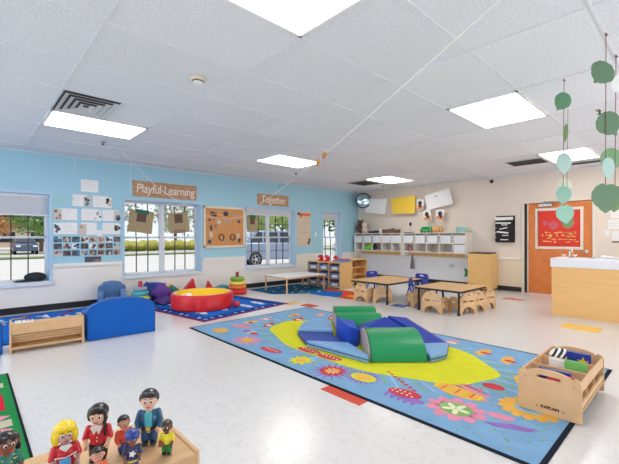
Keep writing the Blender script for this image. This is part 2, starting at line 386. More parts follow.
# ------------------------------------------------------------------ ceiling fixtures
M_diff = mat('lit_diffuser', (255, 248, 238), .5, emit=LAMP*1.06)
LBL = {(-1,0): 'recessed ceiling light panel at the top edge, nearest to the viewer', (-1,3): 'recessed ceiling light panel in front of the hanging leaf garlands',
       (-1,6): 'recessed ceiling light panel above the orange door', (4,0): 'recessed ceiling light panel beside the square air diffuser',
       (4,3): 'recessed ceiling light panel in front of the small Together sign', (4,6): 'recessed ceiling light panel above the hung drawing sheets'}
def light(j, i):
    x1 = -2.788-.765*j+.765*(1 if j < 0 else 0)+(.765 if j > 0 else 0); x0 = x1-.765
    if j == -1: x0, x1 = -2.023, -1.258
    elif j == 4: x0, x1 = -5.848, -5.083
    else: x0, x1 = 1.037-.0, 1.802
    y0 = .689+1.1058*i; y1 = y0+1.1058
    lab = LBL.get((j, i), 'recessed ceiling light panel out of frame')
    r = thing('ceiling_light', lab, 'ceiling light', ((x0+x1)/2, (y0+y1)/2, ZC-.004), 0, 'recessed ceiling light panels')
    w, h = .765/2-.012, 1.1058/2-.012
    f = MB().box(-w, -h, -.006, -w+.025, h, .006).box(w-.025, -h, -.006, w, h, .006).box(-w, -h, -.006, w, -h+.025, .006).box(-w, h-.025, -.006, w, h, .006)
    link('frame', f, M_white, r, smooth=0)
    link('diffuser', MB().box(-w+.025, -h+.025, -.003, w-.025, h-.025, .003), M_diff, r, smooth=0)
for j in (-1, 4):
    for i in (0, 3, 6): light(j, i)
for j in (-1, 4): light(j, -3)
M_vent = mat('vent_dark', (60, 60, 62), .6); M_ventw = mat('vent_white', (200, 201, 204), .45)
r = thing('air_diffuser', 'square louvred ceiling air diffuser beside the left light panel', 'vent', (-4.7, .97, ZC-.004))
link('backing', MB().box(-.37, -.26, -.002, .37, .26, .004), M_vent, r, smooth=0)
for k in range(4):
    a = .36-.085*k; b_ = .25-.06*k; c_ = a-.068; d_ = b_-.047; z = -.012-.0*k; q = MB()
    for (p0, p1, p2, p3) in (((-a,-b_),(a,-b_),(c_,-d_),(-c_,-d_)), ((a,-b_),(a,b_),(c_,d_),(c_,-d_)), ((a,b_),(-a,b_),(-c_,d_),(c_,d_)), ((-a,b_),(-a,-b_),(-c_,-d_),(-c_,d_))):
        q.hull([(*p0, z-.008), (*p1, z-.008), (*p2, z+.012), (*p3, z+.012)], [(*p0, z-.004), (*p1, z-.004), (*p2, z+.016), (*p3, z+.016)])
    link('louvre', q, M_ventw, r, smooth=0)
def slotvent(x0, y0, x1, y1, lab):
    r = thing('air_grille', lab, 'vent', ((x0+x1)/2, (y0+y1)/2, ZC-.004)); w, h = (x1-x0)/2, (y1-y0)/2
    link('backing', MB().box(-w, -h, -.002, w, h, .004), mat('grille_dark', (70, 64, 60), .7), r, smooth=0)
    f = MB().box(-w-.02, -h-.02, -.008, -w, h+.02, .004).box(w, -h-.02, -.008, w+.02, h+.02, .004).box(-w, -h-.02, -.008, w, -h, .004).box(-w, h, -.008, w, h+.02, .004)
    link('frame', f, M_ventw, r, smooth=0)
    q = MB(); n = 5
    for k in range(n): y = -h+2*h*(k+.5)/n; q.box(-w, y-.008, -.01, w, y+.008, -.002)
    link('slats', q, M_vent, r, smooth=0)
slotvent(-6.55, 7.48, -5.95, 8.2, 'dark return grille in the ceiling left of the light above the drawings')
slotvent(-2.65, 7.72, -2.05, 8.25, 'dark return grille in the ceiling left of the light above the door')
slotvent(-1.85, 8.7, -.6, 8.92, 'pale slotted grille in the ceiling between the last light and the back wall')
r = thing('smoke_detector', 'round cream smoke detector on the ceiling', 'smoke detector', (-3.19, 1.56, ZC))
link('base', MB().lathe([(.001, 0), (.075, 0), (.07, -.02), (.055, -.022), (.001, -.022)], n=32), mat('aged_cream', (228, 214, 190), .5), r)
link('sensor_head', MB().lathe([(.001, -.02), (.05, -.02), (.045, -.045), (.02, -.055), (.001, -.055)], n=24), M_white, r)
link('sensor_slot', MB().lathe([(.001, -.024), (.0515, -.024), (.0495, -.032), (.001, -.032)], n=24), M_black, r)
for (x, y, lab) in ((-6.3, 1.53, 'sprinkler head behind the left light panel'), (-6.34, 5.48, 'sprinkler head near the clipped string and middle light'), (-6.2, 8.6, 'sprinkler head near the back wall corner'), (-.82, 5.33, 'sprinkler head beside the leaf garlands')):
    r = thing('sprinkler_head', 'small metal ceiling '+lab, 'sprinkler', (x, y, ZC), 0, 'ceiling sprinklers')
    link('escutcheon', MB().lathe([(.001, 0), (.04, 0), (.035, -.012), (.001, -.012)], n=20), M_metal, r)
    link('nozzle', MB().lathe([(.001, -.01), (.01, -.01), (.01, -.04), (.025, -.044), (.025, -.048), (.001, -.048)], n=16), M_vent, r)
r = thing('security_camera', 'small dark dome camera high on the beige wall', 'camera', (-3.54, YB-.0, ZC-.09))
link('bracket', MB().rod((0, 0, 0), (0, -.05, 0), .03, 0, 16), M_white, r)
link('lens_body', MB().ball((0, -.08, -.01), .045), M_black, r)

# ------------------------------------------------------------------ signs on the blue wall
M_sign = wood('pallet_wood', (160, 112, 82), (214, 170, 132), (3, 4, 40), .7)
M_letter = mat('white_letter', (240, 236, 228), .6)
def sign(name, txt, y0, y1, z0, z1, size, label, sp=1):
    r = thing(name, label, 'sign', (XL+.002, (y0+y1)/2, (z0+z1)/2)); W = y1-y0; H = z1-z0
    b = MB(); n = 3
    for k in range(n): b.box(0, -W/2, -H/2+H*k/n+.002, .018, W/2, -H/2+H*(k+1)/n-.001)
    link('board', b, M_sign, r, smooth=0, bevel=.003)
    lt = link('lettering', text_mesh(txt, size*1.22, .003, 0, sp, .08), M_letter, r, loc=(.021, 0, .0), rot=ROT_WL, smooth=0); lt.scale = (.84, 1, 1)
sign('wooden_sign', 'Playful Learning', 2.42, 3.77, 2.10, 2.42, .21, 'wooden plank sign reading Playful Learning above the middle window', .93)
sign('wooden_sign', 'Together', 5.42, 6.45, 2.11, 2.40, .22, 'shorter wooden plank sign reading Together above the car window', .95)

# ------------------------------------------------------------------ papers and photographs on the blue wall
PCOL = [mat('print_%d' % k, c, .6) for k, c in enumerate([(96, 70, 62), (188, 150, 130), (70, 78, 92), (206, 198, 190), (58, 48, 50), (150, 110, 100), (60, 130, 170), (120, 104, 96)])]
def sheet(y, z, w, h, label, group, cat='paper', name='paper_sheet', lines=True, tilt=0):
    r = thing(name, label, cat, (XL+.002, y, z), (tilt, 0, 0), group)
    link('page', MB().box(0, -w/2, -h/2, .003, w/2, h/2), M_paper, r, smooth=0)
    if lines:
        q = MB(); rr = random.Random(int(y*100+z*1000))
        for k in range(4): zz = h/2-.03-k*h*.2; q.box(.003, -w/2+.03, zz-.004, .0042, -w/2+.03+(w-.06)*rr.uniform(.4, 1), zz)
        link('writing', q, mat('pencil', (196, 198, 206), .8), r, smooth=0)
    return r
def photo(y, z, w, h, label, group, seed, base=None):
    rr = random.Random(seed)
    r = thing('photo_print', label, 'photo', (XL+.006, y, z), 0, group)
    link('print', MB().box(0, -w/2, -h/2, .003, w/2, h/2), base or rr.choice(PCOL[1:4]+[M_paper]), r, smooth=0)
    q = MB()
    for k in range(5):
        cy = rr.uniform(-w*.34, w*.34); cz = rr.uniform(-h*.32, h*.3); a = rr.uniform(.16, .3)*w; mi = rr.randrange(3)
        q.prism([(cy+min(a, w/2-abs(cy))*math.cos(t_), cz+min(a, h/2-abs(cz))*math.sin(t_)) for t_ in [2*PI*i/10 for i in range(10)]], .003, .0036+.0003*k, 'x', mi)
    link('picture', q, rr.sample(PCOL, 3), r, smooth=0)
# white pages: (pixel-derived wall positions)
def yz(u, v, d=0):
    F = 367.53; c, s = math.cos(.821), math.sin(.821); a = (u-309.5)/F; b = (237.275-v)/F
    X, Y = a*c-s, a*s+c; t = XL/X; return (t*Y, 1.276+t*b)
pages = [((80.5,179),(98.5,193),'top white page of the pyramid of wall pages'),
 ((72,193.5),(87,207),'left white page in the second row of the wall pyramid'), ((92.5,195),(108,208),'right white page in the second row of the wall pyramid'),
 ((59,207.5),(77.5,220.5),'left white page in the third row of the wall pyramid'), ((81,208),(99,221),'middle white page in the third row of the wall pyramid'), ((102,209),(119,221.5),'right white page in the third row of the wall pyramid'),
 ((60,221.5),(77.5,234.5),'left white page in the fourth row of the wall pyramid'), ((81,221.5),(97,235),'middle white page in the fourth row of the wall pyramid'), ((102,222),(119,234.5),'right white page in the fourth row of the wall pyramid')]
for (a, b, l) in pages:
    y0, z1 = yz(*a); y1, z0 = yz(*b)
    z1 = (z1+yz(b[0], a[1]+1.5)[1])/2
    sheet((y0+y1)/2, (z0+z1)/2, (y1-y0)-.01, abs(z1-z0)-.01, l, 'white pages on the blue wall')
sheet(*yz(99.5, 233), .09, .11, 'tiny white label between the lower wall pages', None, lines=False)
cards = [(87.3, 202, 'child photo on the left page of the second row'), (108, 203, 'child photo on the right page of the second row'), (57.5, 214.5, 'child photo at the left end of the third row'),
 (97.5, 215.5, 'child photo on the middle page of the third row'), (117, 216, 'child photo at the right end of the third row'), (57.5, 228.5, 'child photo at the left end of the fourth row'),
 (82.5, 229.5, 'child photo left of the middle page in the fourth row'), (117, 229, 'child photo at the right end of the fourth row')]
for k, (u, v, l) in enumerate(cards):
    y, z = yz(u, v); photo(y, z, .12, .2, 'small '+l, 'child photos beside the wall pages', k+50, M_paper if k % 2 else PCOL[3])
rowz = [239.3, 246, 252.7]; nm = ['top', 'middle', 'bottom']; ordn = ['first', 'second', 'third', 'fourth', 'fifth', 'sixth', 'seventh', 'eighth']
for r_ in range(3):
    for c_ in range(8):
        y, z = yz(58.5+8.1*c_, rowz[r_]); photo(1.17+.137*c_, yz(90, rowz[r_])[1], .118, .098, 'small classroom photo, %s from the left in the %s of the three photo rows' % (ordn[c_], nm[r_]), 'three rows of small classroom photos', 100+r_*8+c_)
y, z = yz(93, 259.2); photo(y, z, .27, .1, 'wide strip photo centred under the three photo rows', None, 777, PCOL[2])
y, z = yz(63, 200.5)
tag(link('paper_streamer', MB().hull([(0,-.2,-.03),(0,-.2,-.006),(0,.17,.05),(0,.17,.03)], [(.003,-.2,-.03),(.003,-.2,-.006),(.003,.17,.05),(.003,.17,.03)]), mat('pale_green_paper', (160, 214, 180), .7), loc=(XL+.002, y, z), smooth=0),
    'thin pale green paper streamer beside the wall pages', 'streamer')

# corkboard with pinned scraps
cy0, cz0 = yz(203.5, 246.5); cy1, cz1 = 5.045, 2.0; cy0 = 3.935; cz0 = 1.03
r = thing('cork_board', 'pale framed cork board on the blue wall between two windows', 'cork board', (XL+.002, (cy0+cy1)/2, (cz0+cz1)/2))
w, h = (cy1-cy0)/2, (cz1-cz0)/2
link('cork_panel', MB().box(0, -w, -h, .012, w, h), mat('cork', (204, 146, 92), .85, var=.18, scale=26), r, smooth=0)
link('frame', MB().box(0, -w, -h, .03, -w+.05, h).box(0, w-.05, -h, .03, w, h).box(0, -w, -h, .03, w, -h+.05).box(0, -w, h-.05, .03, w, h), mat('pale_wood_frame', (232, 220, 200), .5), r, smooth=0, bevel=.004)
scr = [(-.30, .30, .16, .10, 0, 'peach card at the top left'), (.02, .32, .12, .10, 4, 'dark photo at the top centre'), (.30, .28, .14, .1, 1, 'tan photo at the top right'), (-.40, .16, .05, .05, 4, 'small dark square at the upper left'),
       (-.16, .12, .10, .09, 3, 'white flower print left of centre'), (.05, .14, .18, .09, 1, 'wide tan strip in the upper centre'), (.38, .14, .08, .07, 0, 'dark brown leaf print on the right'), (-.36, -.02, .06, .12, 2, 'grey card at the left edge, mid height'),
       (-.25, .02, .08, .08, 5, 'brown leaf print left of centre'), (-.36, -.18, .07, .12, 3, 'pale card at the left edge, low down'), (-.40, -.34, .09, .09, 2, 'grey photo in the lower left corner'), (.36, -.2, .07, .11, 3, 'pale card at the right edge'), (.40, -.32, .06, .1, 4, 'black photo in the lower right corner'), (.03, -.36, .07, .05, 1, 'tan scrap at the bottom centre')]
for k, (y, z, w_, h_, c_, l) in enumerate(scr):
    tag(link('pinned_scrap', MB().box(0, -w_/2, -h_/2, .004, w_/2, h_/2), PCOL[c_], loc=(XL+.0145, (cy0+cy1)/2+y, (cz0+cz1)/2+z), rot=((k*37 % 13-6)*.03, 0, 0), smooth=0), l+' of the cork board', 'pinned picture', 'scraps pinned to the cork board')
for y, l in ((-.10, 'left dark twig wreath low on the cork board'), (.20, 'right dark twig wreath low on the cork board')):
    q = MB(); pts = [(.012*math.sin(5*a), .065*math.cos(a), .07*math.sin(a)) for a in [2*PI*k/22 for k in range(23)]]; q.tube(pts, .012)
    tag(link('twig_wreath', q, PCOL[4], loc=(XL+.028, (cy0+cy1)/2+y, (cz0+cz1)/2-.24)), l, 'wreath', 'wreaths on the cork board')
q = MB(); q.tube([(0, -.5, .25), (0, -.2, .2), (0, .1, .2), (0, .5, .27)], .004); q.tube([(0, -.5, .24), (0, -.25, .32), (0, .0, .24)], .003)
tag(link('bead_string', q, M_string, loc=(XL+.036, (cy0+cy1)/2, (cz0+cz1)/2)), 'white string swagged across the top of the cork board', 'string')

# tan poster right of window 3
r = thing('chart_poster', 'tan wall chart with an orange heading strip right of the car window', 'poster', (XL+.002, 7.03, 1.5))
link('sheet', MB().box(0, -.26, -.46, .004, .26, .5), mat('tan_paper', (214, 196, 174), .7), r, smooth=0)
link('heading_strip', MB().box(.004, -.14, .38, .006, .26, .46), mat('orange_paper', (232, 110, 56), .6), r, smooth=0)
link('fold_lines', MB().box(.004, -.26, .02, .0055, .26, .03).box(.004, -.18, -.1, .0055, .16, -.085), mat('faded_ink', (160, 176, 184), .7), r, smooth=0)
q = MB().ball((.004, -.2, .44), (.004, .05, .05)).ball((.004, -.12, .40), (.004, .03, .07)).ball((.004, .21, -.3), (.004, .04, .06)).ball((.004, .18, -.38), (.004, .05, .05))
link('cut_out_figures', q, PCOL[0], r)
tag(link('light_switch', MB().box(0, -.035, -.06, .006, .035, .06).box(.006, -.008, -.018, .014, .008, .018), M_white, loc=(XL, 7.5, 1.36), smooth=0, bevel=.002), 'white light switch plate on blue wall beside the chart', 'switch')

# paper art hanging in window panes
M_kraft = mat('kraft_paper', (168, 152, 118), .85, var=.12, scale=14); M_dgreen = mat('green_strip', (34, 110, 80), .7)
def winart(y, z, w, h, tilt, strip, lab, strip_low=False):
    r = thing('paper_art', lab, 'artwork', (XL-.12, y, z), (tilt, 0, 0), 'brown paper artworks hanging in the windows')
    rr = random.Random(int(y*50)); pts = []
    base = [(-w/2, -h/2), (w/2, -h/2), (w/2, h/2), (-w/2, h/2)]
    for i in range(4):
        p, q_ = base[i], base[(i+1) % 4]
        for k in range(5): t_ = k/5; pts.append((p[0]+(q_[0]-p[0])*t_+rr.uniform(-.008, .008), p[1]+(q_[1]-p[1])*t_+rr.uniform(-.008, .008)))
    link('kraft_sheet', MB().prism(pts, 0, .004, 'x'), M_kraft, r, smooth=0)
    link('photo_patch', MB().box(.004, -w*.2, -h*.02, .007, w*.2, h*.42), PCOL[0], r, smooth=0)
    zz = -h*.46 if strip_low else h*.42
    link('strip', MB().box(.006, -w*.28, zz-.03, .009, w*.28, zz+.05), strip, r, smooth=0)
    link('hanging_thread', MB().rod((.002, 0, h/2), (.002, 0, h/2+.16), .002), M_string, r)
winart(2.62, 1.60, .48, .46, -.12, M_dgreen, 'brown paper artwork with green top strip in the left half of the middle window')
winart(3.42, 1.60, .46, .44, .10, PCOL[5], 'brown paper artwork with red lower strip in the right half of the middle window', True)
winart(5.36, 1.62, .34, .42, 0, M_dgreen, 'brown paper artwork with green strip hanging in the car window')
tag(link('felt_hat', MB().ball((0, 0, .07), (.08, .16, .085)).ball((0, -.1, .012), (.08, .2, .02)), mat('dark_felt', (34, 42, 48), .8), loc=(XL-.09, .86, .520)), 'dark cloth cap lying on the left window sill', 'cap')

# ------------------------------------------------------------------ back wall: mirror, drawing sheets, cubbies
r = thing('convex_mirror', 'round black rimmed convex mirror in the corner of blue and beige walls', 'mirror', (-7.36, 9.18, 2.44), (0, 0, .75))
prof = [(.001, .06)]+[(.22*math.sin(a), .06*math.cos(a)) for a in [PI/2*k/8 for k in range(1, 9)]]
link('mirror_dome', MB().lathe(prof, n=40), mat('mirror_glass', (176, 206, 220), .08, .9), r, rot=(PI/2, 0, 0))
link('rim', MB().lathe([(.215, -.012), (.245, -.012), (.245, .014), (.215, .014), (.215, -.012)], n=40), M_black, r, rot=(PI/2, 0, 0))
link('mount_arm', MB().rod((0, .0, 0), (0, .19, .0), .012), M_black, r)
M_yel = mat('yellow_paper', (240, 204, 70), .7, var=.06, scale=7)
def hung(pts, mat_, label, art=None):
    # hanging sheet; pts are the corners (X,Z) clockwise from top left
    cx = sum(p[0] for p in pts)/4; cz = max(p[1] for p in pts)
    r = thing('drawing_sheet', label, 'drawing', (cx, 9.3, cz), 0, 'drawing sheets hung before the beige wall')
    p = [(x-cx, z-cz) for x, z in pts][::-1]
    link('sheet', MB().prism(p, -.002, .002, 'y'), mat_, r, smooth=0)
    if art: link('scribble', art, mat('grey_pencil', (188, 190, 200), .8), r, smooth=0)
    q = MB()
    for k in (0, 1): x, z = pts[k]; q.rod((x-cx+(.03 if k == 0 else -.03), 0, z-cz-.01), (x-cx+(.03 if k == 0 else -.03), 0, ZC-cz-.0), .0025)
    link('hanging_thread', q, M_string, r)
a = MB(); a.tube([(.05, -.003, -.1), (.1, -.003, -.06), (.12, -.003, -.14), (.02, -.003, -.12)], .003)
hung([(-7.32, 2.50), (-6.54, 2.44), (-6.62, 1.98), (-7.40, 2.08)], M_paper, 'white drawing sheet hung beside the convex mirror', a)
hung([(-6.40, 2.44), (-5.58, 2.46), (-5.60, 1.96), (-6.34, 1.98)], M_yel, 'bright yellow painted sheet hung beside the white ones')
a = MB(); a.tube([(-.1, -.003, -.2), (-.06, -.003, -.17), (-.03, -.003, -.22)], .012)
hung([(-5.30, 2.42), (-4.58, 2.58), (-4.48, 2.16), (-5.22, 2.02)], M_paper, 'tilted white drawing sheet hung above three photo cards', a)
for k, (x, z, lab) in enumerate(((-5.44, 2.20, 'photo card hung between the yellow and tilted white sheets'), (-5.22, 1.88, 'left photo card hung under the tilted white sheet'), (-4.84, 1.88, 'right photo card hung under the tilted white sheet'))):
    r = thing('photo_card', lab, 'photo', (x, 9.3, z), (0, (.15, -.2, .05)[k], 0), 'photo cards hung before the beige wall')
    link('card', MB().box(-.11, -.002, -.14, .11, .002, .14), M_paper, r, smooth=0)
    link('orange_base', MB().box(-.10, -.004, -.13, .10, -.002, -.03), mat('orange_print', (212, 140, 88), .6), r, smooth=0)
    link('dark_figure', MB().ball((0, -.003, .03), (.06, .003, .07)).ball((.02, -.003, -.03), (.04, .003, .07)), PCOL[4], r)

# cubby units
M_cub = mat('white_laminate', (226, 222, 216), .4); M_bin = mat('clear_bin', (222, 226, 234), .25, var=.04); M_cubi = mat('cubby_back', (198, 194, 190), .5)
CZ0, CZM, CZ1 = .87, 1.115, 1.40
def cubby(x0, x1, lab):
    r = thing('cubby_shelf', lab, 'cubby', (x0, YB, CZ0-.12), 0, 'white wall cubbies'); W = x1-x0; z0 = .12; zm = CZM-CZ0+.12; z1 = CZ1-CZ0+.12; D = .36
    link('side_panel', MB().box(0, -D, 0, .03, -.002, z1), M_cub, r, smooth=0, bevel=.003)
    link('side_panel', MB().box(W-.03, -D, 0, W, -.002, z1), M_cub, r, smooth=0, bevel=.003)
    link('top_panel', MB().box(.03, -D, z1-.022, W-.03, -.002, z1), M_cub, r, smooth=0)
    link('shelf', MB().box(.03, -D, zm-.01, W-.03, -.02, zm+.01), M_cub, r, smooth=0)
    link('bottom_shelf', MB().box(.03, -D, z0-.01, W-.03, -.002, z0+.012), M_cub, r, smooth=0)
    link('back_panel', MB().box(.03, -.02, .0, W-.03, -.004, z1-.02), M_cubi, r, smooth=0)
    n = 5
    for k in range(1, n): link('divider', MB().box(W*k/n-.009, -D+.005, z0+.012, W*k/n+.009, -.02, z1-.022), M_cub, r, smooth=0)
    link('coat_rail', MB().box(.03, -.05, .0, W-.03, -.02, .09), M_maple, r, smooth=0)
    for k in range(n*2-1):
        x = W*(k+1)/(n*2); link('coat_hook', MB().rod((x, -.05, .05), (x, -.09, .03), .007).rod((x, -.09, .03), (x, -.1, .055), .007), M_metal, r)
    return r
C0, C1, C2, C3 = -7.66, -5.91, -5.87, -4.04
cubby(C0, C1, 'left white wall cubby with open lower compartments, in the room corner')
cubby(C2, C3, 'right white wall cubby beside the tall maple cabinet')
def binbox(r, w, d, h, m, name='tub', rim=True):
    q = MB(); t_ = .006
    q.hull([(-w/2*.92, -d, 0), (w/2*.92, -d, 0), (w/2*.92, 0, 0), (-w/2*.92, 0, 0)], [(-w/2, -d, h), (w/2, -d, h), (w/2, 0, h), (-w/2, 0, h)])
    link(name, q, m, r, smooth=0, bevel=.006)
proto = None
for U, (x0, x1, un) in enumerate(((C0, C1, 'left'), (C2, C3, 'right'))):
    for k in range(5):
        x = x0+(x1-x0)*(k+.5)/5; w = (x1-x0)/5-.05
        lab = 'white plastic bin in the top row of the %s cubby, %s compartment from the left' % (un, ordn[k])
        if proto is None:
            proto = thing('storage_bin', lab, 'bin', (x, YB-.05, CZM+.0105), 0, 'white bins in the wall cubbies'); binbox(proto, w, .31, .19, M_bin)
            link('rim', MB().box(-w/2-.008, -.318, .18, w/2+.008, .004, .2), M_cub, proto, smooth=0)
            link('dark_slide', MB().box(-w/2-.012, -.30, .2, w/2+.012, -.01, .225), mat('grey_slide', (120, 116, 116), .6), proto, smooth=0)
        else: again(proto, lab, (x, YB-.05, CZM+.0105))
again(proto, 'white plastic bin in the lower row at the right end of the right cubby', (C2+(C3-C2)*.9, YB-.05, CZ0+.0125))
pb = mat('pink_bits', (196, 120, 130), .6)
tag(link('toy_cup', MB().lathe([(.001, 0), (.04, 0), (.05, .1), (.045, .1), (.036, .008), (.001, .008)], n=20).ball((.0, 0, .11), (.045, .045, .03)), pb, loc=(-5.66, 9.2, CZ0+.0125)), 'small pink toy cup in an open lower compartment of the right cubby', 'toy')
# items in/over the cubbies
def blob(name, lst, m, label, cat, loc, group=None, vox=.012, rz=0):
    q = MB()
    for c, r_ in lst: q.ball(c, r_)
    o = link(name, q, m, loc=loc, rot=(0, 0, rz))
    mo = o.modifiers.new('remesh', 'REMESH'); mo.mode = 'VOXEL'; mo.voxel_size = vox; mo.use_smooth_shade = True
    sm = o.modifiers.new('smooth', 'SMOOTH'); sm.iterations = 4; sm.factor = .6
    if label: tag(o, label, cat, group)
    return o
blob('stuffed_frog', [((0, 0, .07), (.1, .08, .07)), ((.08, -.02, .15), .055), ((-.1, -.03, .05), (.06, .05, .04)), ((.13, -.03, .05), (.05, .04, .05))], mat('lime_plush', (110, 200, 50), .9), 'lime green plush toy in the lower left cubby compartment', 'plush toy', (-7.15, 9.2, CZ0+.013))
blob('stuffed_toy', [((0, 0, .08), (.09, .07, .08)), ((.03, -.02, .16), .05)], mat('charcoal_plush', (40, 42, 54), .9), 'dark plush toy lying beside the lime green one in the cubby', 'plush toy', (-6.93, 9.2, CZ0+.013))
T = CZ1+.0015
blob('stuffed_toy', [((0, 0, .14), (.1, .09, .14)), ((0, -.01, .32), .095), ((.08, 0, .41), .035), ((-.08, 0, .41), .035), ((.1, -.05, .18), (.04, .05, .07)), ((-.1, -.05, .18), (.04, .05, .07))], mat('brown_plush', (96, 62, 54), .9), 'brown teddy on top of the left cubby at the corner', 'plush toy', (-7.55, 9.28, T))
blob('stuffed_toy', [((0, 0, .1), (.11, .09, .1)), ((0, -.01, .26), .09), ((.07, 0, .33), .03), ((-.07, 0, .33), .03), ((.1, -.06, .06), (.05, .05, .05))], mat('cream_plush', (222, 204, 190), .9), 'cream plush toy next to the brown teddy on the cubby', 'plush toy', (-7.36, 9.26, T))
blob('folded_blanket', [((0, 0, .035), (.22, .12, .04)), ((.1, 0, .05), (.13, .1, .04))], mat('navy_fabric', (40, 52, 92), .9), 'navy folded cloth on top of the left cubby', 'cloth', (-7.02, 9.25, T))
tag(link('white_cup', MB().lathe([(.001, 0), (.04, 0), (.045, .14), (.04, .14), (.036, .01), (.001, .01)], n=20), M_white, loc=(-6.70, 9.2, T)), 'white cup on top of the left cubby', 'cup')
q = MB(); q.box(-.24, -.12, 0, .24, .12, .015); q.box(-.24, -.12, 0, -.225, .12, .11); q.box(.225, -.12, 0, .24, .12, .11); q.box(-.24, -.12, 0, .24, -.105, .08); q.box(-.24, .105, 0, .24, .12, .08)
tag(link('brown_basket', q, mat('wicker_brown', (118, 80, 56), .8, var=.2, scale=40), loc=(-6.35, 9.24, T), smooth=0), 'low brown basket on top of the left cubby', 'basket')
blob('stuffed_toy', [((0, 0, .06), (.12, .07, .06)), ((.1, 0, .1), .04)], mat('grey_plush', (110, 104, 104), .9), 'grey plush bundle inside the brown basket', 'plush toy', (-6.38, 9.24, T+.0165))
r = thing('desk_microphone', 'small black device on a thin stand atop the cubbies', 'device', (-5.76, 9.25, T))
link('base', MB().box(-.13, -.08, 0, .13, .08, .02), M_black, r, bevel=.004); link('stalk', MB().rod((.05, 0, .02), (.05, 0, .2), .006), M_metal, r); link('head', MB().ball((.05, 0, .25), (.035, .03, .055)), M_black, r)
r = thing('toy_bus', 'green toy vehicle on top of the right cubby', 'toy vehicle', (-5.18, 9.22, T))
link('body', MB().prism([(-.17, .03), (.17, .03), (.17, .12), (.12, .17), (-.1, .17), (-.17, .1)], -.08, .08, 'y'), mat('toy_green', (56, 170, 92), .4), r, smooth=0, bevel=.012)
for x in (-.1, .1):
    for y in (-.08, .08): link('wheel', MB().rod((x, y-.012, .03), (x, y+.012, .03), .03, 0, 18), M_black, r)
link('windows', MB().box(-.09, -.083, .1, .1, .083, .14), mat('toy_dark_window', (30, 90, 60), .3), r, smooth=0)
r = thing('toy_drum', 'tan toy drum on top of the right cubby beside the green vehicle', 'toy', (-4.86, 9.22, T))
link('shell', MB().rod((-.12, 0, .085), (.12, 0, .085), .08, 0, 28), mat('tan_toy', (222, 168, 104), .5), r); link('band', MB().rod((.07, 0, .085), (.10, 0, .085), .084, 0, 28), mat('tan_dark', (190, 126, 66), .5), r)
r = thing('plastic_tub', 'translucent teal tub with lid on the right end of the cubbies', 'container', (-4.22, 9.24, T))
link('body', MB().lathe([(.001, 0), (.12, 0), (.135, .11), (.001, .11)], n=32), mat('teal_plastic', (150, 200, 196), .3), r); link('lid', MB().lathe([(.001, .11), (.14, .11), (.12, .14), (.001, .15)], n=32), mat('pale_teal', (180, 214, 210), .3), r)
# towel under the cubby
r = thing('hanging_towel', 'grey cloth hanging from a hook under the cubbies', 'towel', (-5.72, 9.36, .37))
q = MB(); n = 12; fr = [(-.07+.14*i/n, .02*math.sin(i*1.7)) for i in range(n+1)]
top = [(x*.25, y*.4-.0, .42) for x, y in fr]; bot = [(x, y, 0) for x, y in fr]
vs = [(x, y-.004, z) for x, y, z in bot]+[(x, y-.004, z) for x, y, z in top]+[(x, y+.004, z) for x, y, z in bot]+[(x, y+.004, z) for x, y, z in top]; m_ = n+1
fs = [(i, i+1, m_+i+1, m_+i) for i in range(n)]+[(2*m_+i, 3*m_+i, 3*m_+i+1, 2*m_+i+1) for i in range(n)]+[(i, 2*m_+i, 2*m_+i+1, i+1) for i in range(n)]+[(m_+i, m_+i+1, 3*m_+i+1, 3*m_+i) for i in range(n)]+[(0, m_, 3*m_, 2*m_), (n, 2*m_+n, 3*m_+n, m_+n)]
link('cloth', q.add(vs, fs), mat('grey_cloth', (150, 152, 160), .9), r)
# white backing panel under cubbies (wall guard)
tag(link('wall_guard_panel', MB().box(0, -.006, 0, 3.55, 0, .62), mat('white_panel', (226, 228, 234), .35), loc=(-7.66, YB, .115), smooth=0), 'smooth white wall panel below the cubbies behind the tables', 'wall panel')
tag(link('paper_cutout', MB().prism([(-.07, -.04), (.05, -.05), (.09, .02), (.02, .06), (-.06, .03)], -.003, 0, 'y'), mat('pale_blue_paper', (178, 208, 220), .7), loc=(-4.6, YB-.007, .52), smooth=0), 'pale blue paper cutout on the white panel', 'cutout')
tag(link('paper_cutout', MB().prism([(-.08, -.12), (-.02, -.09), (.08, -.12), (.06, 0), (.08, .12), (0, .09), (-.08, .12), (-.06, 0)], -.004, 0, 'y'), mat('green_cut', (30, 140, 104), .7), loc=(-4.17, YB-.008, .36), smooth=0), 'green paper cutout on the white panel beside the maple cabinet', 'cutout')
# tall cabinet
r = thing('tall_cabinet', 'tall plain maple cabinet against the beige wall', 'cabinet', (-3.96, 9.0, 0))
link('body', MB().box(0, 0, .05, .54, .44, .88), M_maple, r, smooth=0, bevel=.004)
link('plinth', MB().box(.02, .03, 0, .52, .43, .05), wood('dark_plinth', (150, 104, 60), (160, 114, 70)), r, smooth=0)
link('door_panel', MB().box(.012, -.018, .06, .528, -.0, .87), M_maple, r, smooth=0, bevel=.003)
tag(link('black_mat', MB().box(-.24, -.2, 0, .24, .2, .025), M_black, loc=(-3.69, 9.22, .8805), smooth=0, bevel=.006), 'thin black tray lying on top of the maple cabinet', 'tray')
